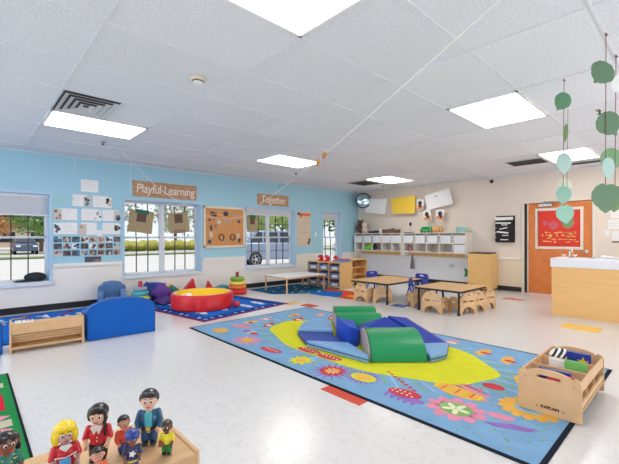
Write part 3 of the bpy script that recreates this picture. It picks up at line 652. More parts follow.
# wall file
r = thing('wall_file', 'black wall pocket file holding white papers beside the door', 'file holder', (-3.25, YB-.001, 1.15))
link('back_plate', MB().box(-.21, -.01, 0, .21, 0, .64), M_black, r, smooth=0)
for k in range(5):
    z = .02+.115*k
    link('pocket', MB().hull([(-.2, -.09, z), (.2, -.09, z), (.2, -.01, z), (-.2, -.01, z)], [(-.2, -.1, z+.085), (.2, -.1, z+.085), (.2, -.092, z+.085), (-.2, -.092, z+.085)]).box(-.2, -.1, z, -.19, -.01, z+.09).box(.19, -.1, z, .2, -.01, z+.09), M_black, r, smooth=0)
for k, (x0, x1, z, th, t_) in enumerate(((-.2, .2, .57, .07, 0), (-.19, .15, .465, .03, .03), (-.06, .08, .42, .018, 0), (-.1, .08, .34, .022, -.2), (-.16, .1, .24, .035, .12), (-.04, .1, .17, .02, 0), (-.08, .1, .07, .02, 0))):
    tag(link('paper_bundle', MB().box(x0, -.004, -th/2, x1, .004, th/2), M_paper, loc=(-3.25, YB-.112, 1.15+z), rot=(0, t_, 0), smooth=0),
        ('top', 'second from top', 'third from top', 'fourth from top', 'fifth from top', 'second lowest', 'lowest')[k]+' white papers poking out of the black wall file', 'papers', 'papers in the black wall file')
tag(link('outlet_plate', MB().box(-.035, -.008, -.06, .035, 0, .06), M_cream, loc=(-3.55, YB, 1.33), smooth=0, bevel=.002), 'cream switch plate left of the black wall file', 'switch')
# papers right of the door
tag(link('light_switch', MB().box(-.04, -.008, -.06, .04, 0, .06).box(-.008, -.016, -.018, .008, -.008, .018), M_white, loc=(-1.33, YB, 1.36), smooth=0, bevel=.002), 'white switch plate between the door and the wall notices', 'switch')
for k, (x0, x1, z0, z1, l) in enumerate(((-1.28, -.98, 1.66, 1.88, 'top white notice on the wall right of the door'), (-1.32, -1.0, 1.44, 1.63, 'middle white notice with faint print right of the door'), (-1.26, -.92, 1.17, 1.40, 'lower white notice with a dark bottom edge right of the door'))):
    r = thing('wall_notice', l, 'notice', ((x0+x1)/2, YB-.001, z0), 0, 'notices right of the door'); w, h = (x1-x0)/2, z1-z0
    link('page', MB().box(-w, -.004, 0, w, 0, h), M_paper, r, smooth=0)
    q = MB()
    for j in range(4): q.box(-w+.02, -.0055, h*.2+j*h*.18, w-.04*(j % 2+1), -.004, h*.2+j*h*.18+.008)
    link('print_lines', q, mat('faint_print', (206, 202, 200), .8), r, smooth=0)
    if k == 2: link('dark_edge', MB().box(-w, -.006, 0, w, -.004, .028), PCOL[4], r, smooth=0)

# ------------------------------------------------------------------ sink counter
r = thing('sink_cabinet', 'maple sink cabinet with thick white counter in front of the orange door', 'sink cabinet', (-1.73, 7.03, 0))
link('body', MB().box(0.015, .02, 0, 2.4, .62, .79), M_maple_h, r, smooth=0, bevel=.003)
link('countertop', MB().box(0, 0, .79, 2.42, .64, .935), mat('white_counter', (226, 230, 238), .3), r, smooth=0, bevel=.012)
link('basin', MB().lathe([(.17, .936), (.19, .936), (.19, .94), (.17, .94), (.17, .936)], (.36, .36, 0), 32), M_metal, r)
fc = MB().rod((.16, .5, .935), (.16, .5, 1.06), .016).rod((.16, .5, 1.05), (.22, .38, 1.06), .012).rod((.22, .38, 1.06), (.22, .38, 1.02), .012)
link('faucet', fc, M_metal, r)
for x in (.08, .24): link('tap_handle', MB().rod((x, .5, .935), (x, .5, .97), .014).rod((x-.03, .5, .972), (x+.03, .5, .972), .008), M_metal, r)
blob('paper_towel_clump', [((0, 0, .02), (.1, .06, .02)), ((-.05, 0, .035), (.03, .03, .025)), ((.14, .01, .012), (.07, .05, .014))], M_paper, 'crumpled white paper towel beside the faucet', 'paper towel', (-1.05, 7.45, .936))

# ------------------------------------------------------------------ hanging leaf garlands
LM = [mat('leaf_%s' % k, c, .6) for k, c in dict(sage=(98, 132, 102), green=(92, 140, 104), teal=(150, 196, 180), pale=(176, 206, 200), cream=(220, 228, 204), olive=(112, 140, 88), white=(230, 236, 234), mid=(120, 166, 120)).items()]
def wpos(u, v, depth):
    F = 367.53; c, s = math.cos(.821), math.sin(.821); a = (u-309.5)/F; b = (237.275-v)/F
    return ((a*c-s)*depth, (a*s+c)*depth, 1.276+b*depth)
def leafmesh(w, h, kind):
    pts = []
    n = 40
    for k in range(n):
        t_ = 2*PI*k/n; x = math.sin(t_); z = math.cos(t_)
        if kind == 'heart':
            x = .5*w*x*(1-.3*max(0, -z)**2); zz = .5*h*(z-.12*math.exp(-(x/(.12*w))**2)*(1 if z > 0 else 1.2))
        elif kind == 'disc': x = .5*w*x; zz = .5*h*z
        else:
            zz = .5*h*z; x = .5*w*x*(1-.35*max(0, -z))*(1 if z > -.85 else .55)
            if z < -.9: zz = -.5*h*1.12*abs(z)
        j = 1+.02*((k*7) % 3-1)
        pts.append((x*j, zz*j))
    return MB().prism(pts, -.0012, .0012, 'y')
def garland(label, depth, utop, vtop, ubot, vbot, leaves, extra=None):
    x, y, z = wpos(utop, vtop, depth); r = thing('leaf_garland', label, 'garland', (x, y, ZC-.001), .821, 'paper leaf garlands hanging from the ceiling')
    P = lambda u, v: ((u-utop)/367.53*depth, 0, 1.276+(237.275-v)/367.53*depth-ZC)
    br = mat('brown_thread', (130, 92, 84), .8)
    q = MB(); q.rod((0, 0, 0), P(ubot, vbot), .0028); q.rod((-.006, 0, -.004), (.014, 0, -.016), .004); q.rod((0, 0, 0), (0, 0, -.02), .006)
    if extra:
        for (u0, v0, u1, v1) in extra: q.rod(P(u0, v0), P(u1, v1), .0022)
    link('thread', q, br, r)
    for k, (u, v, w, h, kind, mi, ang, dep) in enumerate(leaves):
        p = P(u, v); s_ = depth/367.53
        link('paper_leaf', leafmesh(w*s_, h*s_, kind), LM[mi], r, loc=(p[0], -.006+dep, p[2]), rot=(0, math.radians(ang), 0), smooth=0)
def dz(u, v):          # ray depth where the ray meets the ceiling
    return (ZC-1.276)/((237.275-v)/367.53)
garland('left string of paper leaves hanging before the orange door', dz(564, 79), 564, 79, 563, 214,
  [(562, 101.5, 17, 19, 'drop', 1, 32, 0), (565, 133, 5, 18, 'drop', 5, 4, 0), (563.5, 163, 16, 21, 'drop', 3, 0, 0), (566, 184.5, 14, 13, 'disc', 4, 0, .02), (562.5, 195, 16, 18, 'drop', 2, 10, -.01), (563, 213.5, 18, 18, 'heart', 2, -8, -.02), (567.5, 221.5, 13, 14, 'drop', 5, -12, .01)], [(568, 108, 567, 186)])
garland('right string of paper leaves with the highest and lowest large green leaves', dz(606, 33), 606, 33, 605.5, 185,
  [(601.5, 73, 26, 23, 'drop', 0, 38, 0), (609, 123.5, 26, 25, 'drop', 0, -35, .01), (605.5, 169, 13, 22, 'drop', 3, 0, -.02), (604.5, 197, 30, 28, 'heart', 0, 4, -.01)])
garland('string of paper leaves at the right edge with one white leaf', dz(617, 55), 616, 55, 615, 190,
  [(617, 84, 13, 17, 'disc', 6, 10, 0), (613, 159, 22, 24, 'drop', 7, 25, .03), (617, 197, 26, 26, 'heart', 5, 8, .02)])

# long strings with clips
def string(name, p, q, label, rad=.006):
    d = Vector(q)-Vector(p); r = thing(name, label, 'string', p)
    link('cord', MB().tube([(0, 0, 0)]+[tuple(d*t_+Vector((0, 0, -.10*math.sin(PI*t_))) ) for t_ in [k/12 for k in range(1, 13)]], rad, 0, 6), M_string, r); return r, d
r1, d1 = string('clothes_line', (XL+.02, 5.16, 1.93), (-.83, 2.39, ZC), 'long white string from the car window up to the near ceiling', .0055)
tag(link('wooden_clip', MB().box(-.05, -.02, -.016, .05, .02, .016).box(-.06, -.016, -.04, -.03, .016, .016), mat('clip_wood', (206, 146, 84), .6), loc=tuple(Vector((XL+.02, 5.16, 1.93))+d1*.635+Vector((0, 0, -.10*math.sin(PI*.635)))), rot=(0, -.15, -.4), smooth=0), 'upper wooden clip on the long white string', 'clip', 'wooden clips on the long string')
tag(link('wooden_clip', MB().box(-.02, -.02, -.05, .02, .02, .03), mat('clip_wood', (206, 146, 84), .6), loc=tuple(Vector((XL+.02, 5.16, 1.93))+d1*.605+Vector((0, 0, -.10*math.sin(PI*.605)-.02))), smooth=0), 'lower wooden clip on the long white string', 'clip', 'wooden clips on the long string')
string('hanging_string', (XL+.02, 3.5, 1.98), (-6.83, 1.95, ZC), 'white string from the Playful Learning sign up to the ceiling', .006)
for y, z0, l in ((5.98, 2.41, 'thin upright string above the Together sign'), (2.36, 2.2, 'thin upright string left of the Playful Learning sign'), (1.42, 2.45, 'thin upright string from the ceiling above the wall pages')):
    tag(link('hanging_string', MB().rod((0, 0, 0), (0, 0, ZC-z0-.02), .004), M_string, loc=(XL+.06, y, z0)), l, 'string')

# ------------------------------------------------------------------ rugs
def blobpts(cx, cy, rx, ry, wob=0, k=5, n=28, ang=0, ph=0):
    o = []
    for i in range(n):
        t_ = 2*PI*i/n; f = 1+wob*math.sin(k*t_+ph); x, y = rx*f*math.cos(t_), ry*f*math.sin(t_)
        o.append((cx+x*math.cos(ang)-y*math.sin(ang), cy+x*math.sin(ang)+y*math.cos(ang)))
    return o
class Rug:
    def __init__(s, pts, z, mats): s.q = MB(); s.q.prism(pts, .0005, z, 'z', 0); s.z = z; s.k = 0; s.mats = mats
    def shape(s, pts, mi, lay=1): s.q.prism(pts, s.z-.001, s.z+.0006*lay, 'z', mi)
RZ = .008
def rugfab(name, c, var=.14, sc=9): return mat(name, c, .95, var=var, scale=sc, bump=.3, bscale=220, spec=.1)
fab = dict(blue=rugfab('rug_sky', (124, 166, 204), .16, 7), black=rugfab('rug_binding', (30, 36, 48)), yel=rugfab('rug_yellow', (212, 212, 52), .1), org=rugfab('rug_orange', (230, 176, 84)), pink=rugfab('rug_pink', (220, 144, 168)), red=rugfab('rug_red', (200, 70, 84)),
           pur=rugfab('rug_purple', (146, 112, 186)), cream=rugfab('rug_cream', (222, 226, 190)), green=rugfab('rug_leaf', (130, 176, 110)), pale=rugfab('rug_pale_blue', (156, 192, 216)))
FK = list(fab); mats = [fab[k] for k in FK]; I = {k: i for i, k in enumerate(FK)}
RX0, RX1, RY0, RY1 = -4.93, -.60, 2.28, 4.52
R_ = Rug([(RX0, RY0), (RX1, RY0), (RX1, RY1), (RX0, RY1)], RZ, mats); R_.q = MB()
R_.q.box(RX0, RY0, .0005, RX1, RY1, RZ-.001, 1); R_.shape([(RX0+.03, RY0+.03), (RX1-.03, RY0+.03), (RX1-.03, RY1-.03), (RX0+.03, RY1-.03)], 0, 0)
def star(cx, cy, r1, r2, k, ph=0): return [(cx+(r1 if i % 2 == 0 else r2)*math.cos(PI*i/k+ph), cy+(r1 if i % 2 == 0 else r2)*math.sin(PI*i/k+ph)) for i in range(2*k)]
sh = R_.shape
# pale streaks round the sun
rr = random.Random(11)
SUN = (-2.78, 3.45, 1.50, .74)
for i in range(96):
    a = 2*PI*i/96+rr.uniform(-.02, .02); L_ = rr.uniform(1.08, 1.24); w_ = .008
    p0 = (SUN[0]+SUN[2]*.98*math.cos(a), SUN[1]+SUN[3]*.98*math.sin(a)); p1 = (SUN[0]+SUN[2]*L_*math.cos(a), SUN[1]+SUN[3]*(L_+.04)*math.sin(a))
    dx, dy = p1[0]-p0[0], p1[1]-p0[1]; l_ = math.hypot(dx, dy); nx, ny = -dy/l_*w_, dx/l_*w_
    sh([(p0[0]-nx, p0[1]-ny), (p1[0]-nx, p1[1]-ny), (p1[0]+nx, p1[1]+ny), (p0[0]+nx, p0[1]+ny)], I['green'] if i % 3 else I['pale'], 1)
sh(blobpts(*SUN, .02, 9, 60), I['yel'], 2)
sh(blobpts(-4.48, 2.52, .13, .10, .04, 6), I['org'], 3); sh(blobpts(-4.50, 2.86, .17, .08, .08, 4, ang=.3), I['pink'], 3)
for k in range(10): sh(blobpts(-3.83+.15*math.cos(k*.628), 2.52+.12*math.sin(k*.628), .06, .025, 0, ang=k*.628), I['pink'], 3)
sh(blobpts(-3.83, 2.52, .09, .07), I['org'], 4)
for dx in (-.08, .08): sh(blobpts(-4.12+dx, 2.76, .07, .045, .1, 3), I['red' if dx > 0 else 'pur'], 3)
sh(blobpts(-4.12, 2.76, .015, .08), I['cream'], 4)
for (x, y, c1, c2) in ((-3.32, 2.50, 'red', 'pur'), (-3.02, 2.80, 'red', 'org'), (-2.70, 2.80, 'red', 'pink')):
    sh(blobpts(x, y, .16, .06, .05, 3, ang=.1), I[c1], 3); sh(blobpts(x-.02, y-.03, .15, .035, .05, 4), I[c2], 2)
    for k in range(5): sh(blobpts(x-.1+.05*k, y+.01, .012, .012), I['cream'], 4)
sh(star(-2.83, 2.52, .15, .085, 9), I['yel'], 3); sh(blobpts(-2.83, 2.52, .06, .05), I['org'], 4)
sh(star(-2.40, 2.53, .24, .09, 15), I['pur'], 3); sh(star(-2.40, 2.53, .14, .10, 12), I['red'], 4); sh(star(-2.40, 2.53, .09, .05, 9), I['org'], 5); sh(blobpts(-2.40, 2.53, .03, .03), I['pink'], 6)
sh(star(-2.10, 2.62, .17, .10, 18), I['pur'], 2); sh(blobpts(-2.10, 2.62, .13, .085), I['yel'], 3); sh(blobpts(-2.10, 2.62, .08, .05, .06, 6), I['org'], 4)
for k in range(8): sh(blobpts(-2.02+.055*k, 2.90-.028*k, .02, .016), I['red'], 4)
sh(blobpts(-1.66, 2.60, .14, .075, 0, ang=.15), I['red'], 4)
for k in range(9): sh(blobpts(-1.76+.045*(k % 5), 2.58+.045*(k//5), .010, .010), I['cream'], 5)
for k in range(5): sh(blobpts(-1.76+.06*k, 2.50-.01*(k % 2), .016, .05, ang=.3), I['pur'], 4)
sh(blobpts(-1.60, 2.54, .15, .05), I['pur'], 3)
sh(blobpts(-1.38, 2.95, .22, .09, .03, 3, ang=-.1), I['org'], 4)
for k in range(7): sh(blobpts(-1.56+.06*k, 2.95, .006, .06), I['red' if k % 2 else 'yel'], 5)
sh(star(-1.38, 2.93, .27, .2, 12)[:12], I['pink'], 1)
for k in range(10): sh(blobpts(-1.25+.15*math.cos(k*.628), 2.64+.125*math.sin(k*.628), .07, .045, 0, ang=k*.628), I['pink'], 3)
sh(blobpts(-1.25, 2.64, .12, .10), I['green'], 4)
for k in range(5): sh(blobpts(-1.25+.055*math.cos(k*1.257), 2.64+.05*math.sin(k*1.257), .045, .02, 0, ang=k*1.257), I['cream'], 5)
sh(blobpts(-.98, 2.76, .09, .045, .08, 4, ang=.2), I['pink'], 3); sh(blobpts(-.88, 2.66, .15, .035, .12, 5, ang=.45), I['pur'], 3)
for k in range(14): sh(blobpts(-.88+.17*math.cos(k*.449), 3.04+.15*math.sin(k*.449), .045, .035, 0, ang=k*.449), I['org'], 3)
sh(blobpts(-.88, 3.04, .16, .14), I['org'], 4); sh(blobpts(-.88, 3.04, .10, .085), I['pale'], 5); sh(blobpts(-.88, 3.04, .06, .05), I['blue'], 6)
sh(blobpts(-1.22, 3.27, .09, .06), I['red'], 4)
for (x, y, c) in ((-1.38, 4.08, 'org'), (-1.66, 4.17, 'org'), (-2.1, 4.28, 'pink'), (-2.9, 4.32, 'red'), (-3.6, 4.28, 'red'), (-4.3, 4.25, 'pink'), (-4.0, 4.2, 'red'), (-4.55, 3.9, 'org'), (-4.65, 3.4, 'pink'), (-4.28, 3.75, 'red'), (-4.62, 3.1, 'org'), (-4.3, 3.2, 'red'), (-1.0, 3.9, 'pink'), (-.85, 4.2, 'org'), (-1.1, 3.6, 'org')):
    sh(blobpts(x, y, .13, .06, .12, 5, ang=x), I[c], 3); sh(blobpts(x+.03, y-.02, .06, .03), I['cream' if c != 'org' else 'red'], 4)
for k in range(40):
    x, y = rr.uniform(-1.2, -.68), rr.uniform(2.36, 2.95); sh(blobpts(x, y, .014, .006, ang=rr.uniform(0, 3), n=8), I['green'], 2)
tag(link('garden_rug', R_.q, mats, smooth=0), 'large sky blue garden rug with a yellow sun, bugs and flowers', 'rug')

# cloud rug with letters (left)
m2 = [rugfab('cloud_blue', (28, 104, 196), .2, 6), rugfab('rug_red_edge', (150, 40, 70)), rugfab('rug_white', (206, 220, 236)), fab['pale'], rugfab('rug_navy', (24, 60, 140))]
q = MB(); ca, sa = math.cos(.17), math.sin(.17)
O = (-5.12, 2.60)
def rp_(a, b): return (O[0]-a*ca-b*sa, O[1]-a*sa+b*ca)    # a leftwards, b away
def loc_rect(a0, a1, b0, b1): return [rp_(a0, b0), rp_(a0, b1), rp_(a1, b1), rp_(a1, b0)]
q.prism(loc_rect(0, 2.2, 0, 1.95), .0005, .007, 'z', 1); q.prism(loc_rect(.035, 2.165, .035, 1.915), .006, .008, 'z', 4)
q.prism(loc_rect(.22, 1.98, .22, 1.73), .007, .0088, 'z', 0)
rr = random.Random(5)
for (a_, b_) in ((.62, .38), (1.2, .34), (.45, 1.25), (1.75, .5), (.6, .8), (.5, 1.6), (1.3, 1.5)):
    for k in range(4): c_ = rp_(a_+.07*k-.1, b_+.03*(k % 2)); q.prism(blobpts(c_[0], c_[1], .1, .055, .1, 4), .008, .0096+.0003*k, 'z', 2)
for k in range(34):
    if k < 12: a_, b_ = .12+.16*k, .12
    elif k < 22: a_, b_ = .12, .25+.16*(k-12)
    else: a_, b_ = 2.07, .25+.16*(k-22)
    if b_ > 1.85: continue
    c_ = rp_(a_, b_); q.prism(blobpts(*c_, .035, .03, .3, 3, 12), .008, .0094, 'z', (3, 2, 0)[k % 3])
tag(link('cloud_rug', q, m2, smooth=0), 'bright blue cloud rug with a red edge under the ball pit', 'rug')
# blue rug behind bench
q = MB(); q.box(-7.6, -.5, .0005, -5.62, 1.72, .006, 4); q.box(-7.56, -.46, .005, -5.66, 1.68, .0075, 0)
rr = random.Random(9)
for k in range(26):
    x, y = rr.uniform(-7.4, -5.8), rr.uniform(.0, 1.6); q.prism(blobpts(x, y, rr.uniform(.05, .14), rr.uniform(.03, .08), .25, 3, ang=rr.uniform(0, 3)), .007, .0082+.0001*k, 'z', (1, 2, 5, 3)[k % 4])
tag(link('play_rug', q, m2+[fab['org']], smooth=0), 'deep blue picture rug between the low bench and the blue wall', 'rug')
# dark-blue to orange rug by the shelves
q = MB(); mm = [rugfab('map_teal', (26, 100, 146), .25, 5), rugfab('map_blue', (24, 96, 190), .12), rugfab('map_red', (206, 74, 48), .15), rugfab('map_orange', (236, 148, 52), .12), fab['cream']]
q.prism([(-7.55, 5.0), (-6.6, 5.0), (-6.1, 5.65), (-5.32, 5.75), (-4.95, 5.74), (-4.95, 6.6), (-7.55, 6.6)], .0005, .006, 'z', 0)
q.prism([(-6.1, 5.65), (-5.62, 5.65), (-5.32, 5.92), (-6.0, 6.35)], .005, .008, 'z', 1)
q.prism([(-5.32, 5.76), (-4.95, 5.74), (-4.95, 6.6), (-5.9, 6.6), (-5.35, 5.95)], .005, .0075, 'z', 2)
q.prism([(-5.3, 6.0), (-5.0, 5.9), (-4.98, 6.3), (-5.2, 6.4)], .006, .0085, 'z', 3)
q.prism([(-6.3, 6.3), (-5.9, 6.2), (-5.8, 6.55), (-6.35, 6.58)], .005, .0078, 'z', 2)
rr = random.Random(2)
for k in range(22): x, y = rr.uniform(-7.3, -6.1), rr.uniform(5.1, 6.4); q.prism(blobpts(x, y, .05, .02, .3, 3, 10, rr.uniform(0, 3)), .005, .0072, 'z', 4)
tag(link('map_rug', q, mm, smooth=0), 'teal rug with red and orange patches before the bin shelf', 'rug')
# green rug bottom left
q = MB(); gm = [rugfab('grass_green', (40, 134, 74), .15, 12), fab['black'], rugfab('rug_beige', (196, 190, 170)), rugfab('rug_card_red', (204, 36, 60)), fab['cream'], fab['pink']]
q.box(-4.44, -2.2, .0005, -2.3, .28, .006, 1); q.box(-4.42, -2.2, .005, -2.32, .264, .0075, 0)
for x0, x1 in ((-4.16, -4.04), (-3.30, -3.18), (-2.5, -2.38)): q.box(x0, -2.2, .006, x1, .225, .0082, 2)
for x0, x1, y0, y1 in ((-3.86, -3.5, -.1, .205), (-2.95, -2.7, -.1, .205)):
    q.box(x0, y0, .006, x1, y1, .0082, 3); q.box(x0+.05, y0+.06, .006, x1-.1, y1-.1, .0088, 4); q.box(x1-.06, y0+.05, .006, x1-.03, y1-.05, .0088, 4)
for x in (-3.36, -3.12): q.prism([(x-.05, .16), (x+.05, .16), (x, .225)], .006, .0086, 'z', 5)
tag(link('street_rug', q, gm, smooth=0), 'green play rug with beige stripes in the lower left corner', 'rug')

# coloured floor tiles set into the floor
for (pts, c, l) in (([(-2.20, 2.17), (-1.78, 2.17), (-1.78, 2.40), (-2.20, 2.40)], (206, 72, 50), 'red tile'), ([(-5.18, 4.56), (-4.86, 4.56), (-4.86, 4.80), (-5.18, 4.80)], (206, 72, 60), 'red tile'),
                    ([(-1.40, 6.15), (-.96, 6.15), (-.96, 6.5), (-1.40, 6.5)], (240, 196, 84), 'yellow tile'), ([(-4.02, 5.78), (-3.72, 5.78), (-3.72, 6.05), (-4.02, 6.05)], (30, 92, 176), 'blue tile'), ([(-2.88, 8.1), (-2.5, 8.1), (-2.5, 8.38), (-2.88, 8.38)], (208, 104, 86), 'red tile'),
                    ([(-5.55, 4.42), (-5.3, 4.42), (-5.3, 4.75), (-5.55, 4.75)], (236, 190, 130), 'orange tile')):
    link('floor_tile', MB().prism(pts, -.002, .0012, 'z'), mat('tile_%d_%d' % (c[0], c[1]), c, .25, var=.06), fl, smooth=0)['label'] = l+' set in the floor'

# ------------------------------------------------------------------ soft-play climber (group of separate foam pieces)
U = Vector((.67, .742, 0)); Wd = Vector((.742, -.67, 0))
def halfcyl(base, half, H, Lg, label, z0=RZ+.0042):
    r = thing('foam_arch', label, 'foam block', (base[0], base[1], z0), math.atan2(U.y, U.x), 'green foam half cylinders')
    # local x along axis, local y across
    pr = [(half*math.cos(a), H*math.sin(a)**.85) for a in [PI*k/18 for k in range(19)]]
    link('green_cover', MB().prism(pr[:], .012, Lg, 'x'), M_green, r, smooth=30, bevel=.008)
    link('end_panel', MB().prism([(x*.985, z*.985+.002) for x, z in pr], -.006, .014, 'x'), M_grey, r, smooth=30, bevel=.006)
    link('piping', MB().tube([(.012, x, z) for x, z in pr], .008), mat('dark_green_piping', (8, 86, 58), .4), r)
halfcyl((-2.56, 3.21), .36, .25, .58, 'front green foam half cylinder with a grey end on the garden rug')
halfcyl((-3.645, 3.865), .188, .27, .60, 'farther rear green foam half cylinder with grey end')
halfcyl((-3.36, 3.61), .188, .25, .60, 'rear green foam half cylinder directly behind the upright blue face')
def slab(pts, z0, z1, m, name, label, group=None, bev=.012, edge=None):
    cx = sum(p[0] for p in pts)/len(pts); cy = sum(p[1] for p in pts)/len(pts)
    q = MB().prism([(x-cx, y-cy) for x, y in pts], 0, z1-z0, 'z')
    r = thing(name, label, 'foam block', (cx, cy, z0), 0, group)
    link('cover', q, m, r, smooth=0, bevel=bev, seg=3)
    q = MB(); pp = [(x-cx, y-cy, (z1-z0)*.5) for x, y in pts]; q.tube(pp+[pp[0]], .006)
    link('zip_seam', q, mat('seam_blue', (36, 60, 100), .5), r)
Z0 = RZ+.0042
slab([(-3.14, 2.87), (-2.28, 2.93), (-2.37, 3.01), (-2.76, 3.17)], Z0, .085, M_ltblue, 'foam_wedge', 'light blue triangular foam slab at the front left of the climber', 'light blue foam slabs')
slab([(-3.60, 3.15), (-3.25, 3.44), (-3.52, 3.69), (-3.72, 3.82), (-3.86, 3.76), (-3.84, 3.45)], Z0, .085, M_ltblue, 'foam_wedge', 'light blue rounded foam slab at the rear left of the climber', 'light blue foam slabs')
slab([(-1.865, 3.40), (-1.82, 3.64), (-1.98, 4.0), (-2.20, 3.705)], Z0, .085, M_ltblue, 'foam_wedge', 'light blue foam slab at the right end of the climber', 'light blue foam slabs')
def wedge(name, bot, tops, m, label):
    cx = sum(p[0] for p in bot)/len(bot); cy = sum(p[1] for p in bot)/len(bot)
    r = thing(name, label, 'foam block', (cx, cy, Z0), 0, 'dark blue foam wedges')
    link('cover', MB().hull([(x-cx, y-cy, 0) for x, y in bot], [(x-cx, y-cy, z) for x, y, z in tops]), m, r, smooth=0, bevel=.012, seg=3)
# sunken slick floor of the left corner
slab([(-3.57, 3.12), (-3.18, 2.90), (-2.78, 3.185), (-3.22, 3.40)], Z0, .05, M_dkblue, 'foam_mat', 'wrinkled dark blue mat sunk between the two left slabs', None, .01)
M_fblue = mat('royal_blue_vinyl', (24, 72, 196), .35, bump=.15, bscale=8)
wedge('foam_wedge', [(-3.19, 3.43), (-2.76, 3.20), (-2.73, 3.33), (-2.86, 3.44), (-3.04, 3.62)], [(-3.19, 3.43, .25), (-2.76, 3.20, .25), (-2.73, 3.33, .2), (-2.86, 3.44, .18), (-3.04, 3.62, .2)], M_fblue, 'upright royal blue foam block facing the sunken mat')
wedge('foam_ramp', [(-2.43, 3.91), (-2.22, 3.73), (-1.99, 4.02), (-2.06, 4.14), (-2.58, 4.14), (-2.78, 3.96)], [(-2.43, 3.91, .17), (-2.22, 3.73, .09), (-1.99, 4.02, .02), (-2.06, 4.14, .02), (-2.60, 4.12, .24), (-2.78, 3.96, .26)], M_dkblue, 'dark blue foam ramp falling away to the right of the climber')
wedge('foam_ramp', [(-2.85, 3.47), (-2.46, 3.90), (-2.79, 3.93), (-3.01, 3.66)], [(-2.85, 3.47, .12), (-2.46, 3.90, .16), (-2.79, 3.93, .25), (-3.01, 3.66, .15)], M_dkblue, 'dark blue foam valley block between the green half cylinders')

# ------------------------------------------------------------------ book caddy
r = thing('book_caddy', 'wooden three-slot book caddy with handle holes on the rug corner', 'book caddy', (-.755, 3.43, RZ+.0046), 0)
w, d, hh = .195, .40, .34
def endpanel():
    pts = [(-w, 0), (w, 0), (w, hh-.07)]+arc(w-.05, hh-.07, .05, .05, 10, 78, 6)+arc(0, hh-.045, w*.72, .045, 8, 172, 12)+arc(-w+.05, hh-.07, .05, .05, 102, 170, 6)+[(-w, hh-.07)]
    hole = rrect(-.075, hh-.075, .075, hh-.045, .014)
    return pts, hole
pts, hole = endpanel()
for y in (-d, d): link('end_panel', plate(pts, [hole[::-1]], .02), M_birch, r, loc=(0, y, 0), rot=ROTX, smooth=0, bevel=.003)
link('side_rail', MB().box(-w+.005, -d+.011, .14, -w+.02, d-.011, .30), M_birch_h, r, smooth=0, bevel=.002)
link('side_rail', MB().box(w-.02, -d+.011, .22, w-.005, d-.011, .29), M_birch_h, r, smooth=0, bevel=.002)
link('side_rail', MB().box(w-.02, -d+.011, .10, w-.005, d-.011, .14), M_birch_h, r, smooth=0, bevel=.002)
for y in (-.13, .13): link('divider', MB().box(-w+.02, y-.006, .08, w-.02, y+.006, .29), M_birch, r, smooth=0)
link('bottom_board', MB().box(-w+.005, -d+.011, .07, w-.005, d-.011, .085), M_birch, r, smooth=0)
q = MB()
for (x, z) in ((-.15, .26), (.15, .26), (-.07, .05), (.09, .05)): q.rod((x, -d-.013, z), (x, -d-.008, z), .006, 0, 14)
link('screw_cap', q, M_metal, r)
link('printed_mark', text_mesh('KAPLAN', .030, .0004, .0012), M_black, r, loc=(.01, -d-.0115, .055), rot=ROTX, smooth=0)
B0 = (-.755, 3.43, RZ+.0046)
r.scale = (1, 1, .93)
def inb(x, y, z): return (B0[0]+x, B0[1]+y, B0[2]+z*.93)
M_bkb = mat('book_blue', (38, 58, 160), .4); M_bkg = mat('book_green', (120, 196, 110), .4)
def book(loc, size, m, lab, rot=(0, 0, 0), star_=False):
    r = thing('picture_book', lab, 'book', loc, rot, 'books in the wooden caddy'); w_, t_, h_ = size
    link('cover', MB().box(-w_/2, -t_/2, 0, w_/2, -t_/2+.003, h_).box(-w_/2, t_/2-.003, 0, w_/2, t_/2, h_).box(-w_/2, -t_/2, 0, -w_/2+.003, t_/2, h_), m, r, smooth=0)
    link('pages', MB().box(-w_/2+.003, -t_/2+.003, .003, w_/2-.004, t_/2-.003, h_-.004), M_paper, r, smooth=0)
    if star_: link('cover_star', MB().prism([(x, z) for x, z in star(0.03, h_*.72, .045, .018, 5, PI/2)], -t_/2-.001, -t_/2, 'y'), mat('star_yellow', (240, 206, 60), .5), r, smooth=0)
book(inb(.06, .24, .0855), (.16, .02, .25), M_bkb, 'blue picture book with yellow star in the far slot of the caddy', (.15, 0, 0), True)
book(inb(.0, .04, .0855), (.2, .02, .215), M_paper, 'white picture book in the middle slot of the caddy', (.12, 0, 0))
book(inb(.08, .02, .0855), (.14, .016, .23), M_bkg, 'green picture book in the middle slot of the caddy', (.12, 0, 0))
book(inb(.0, -.22, .0855), (.2, .02, .2), M_bkb, 'plain blue picture book in the near slot of the caddy', (.1, 0, 0))
book(inb(.05, -.30, .0855), (.16, .016, .19), mat('book_pink', (220, 90, 120), .5), 'pink picture book in the near slot of the caddy', (.0, 0, 0))
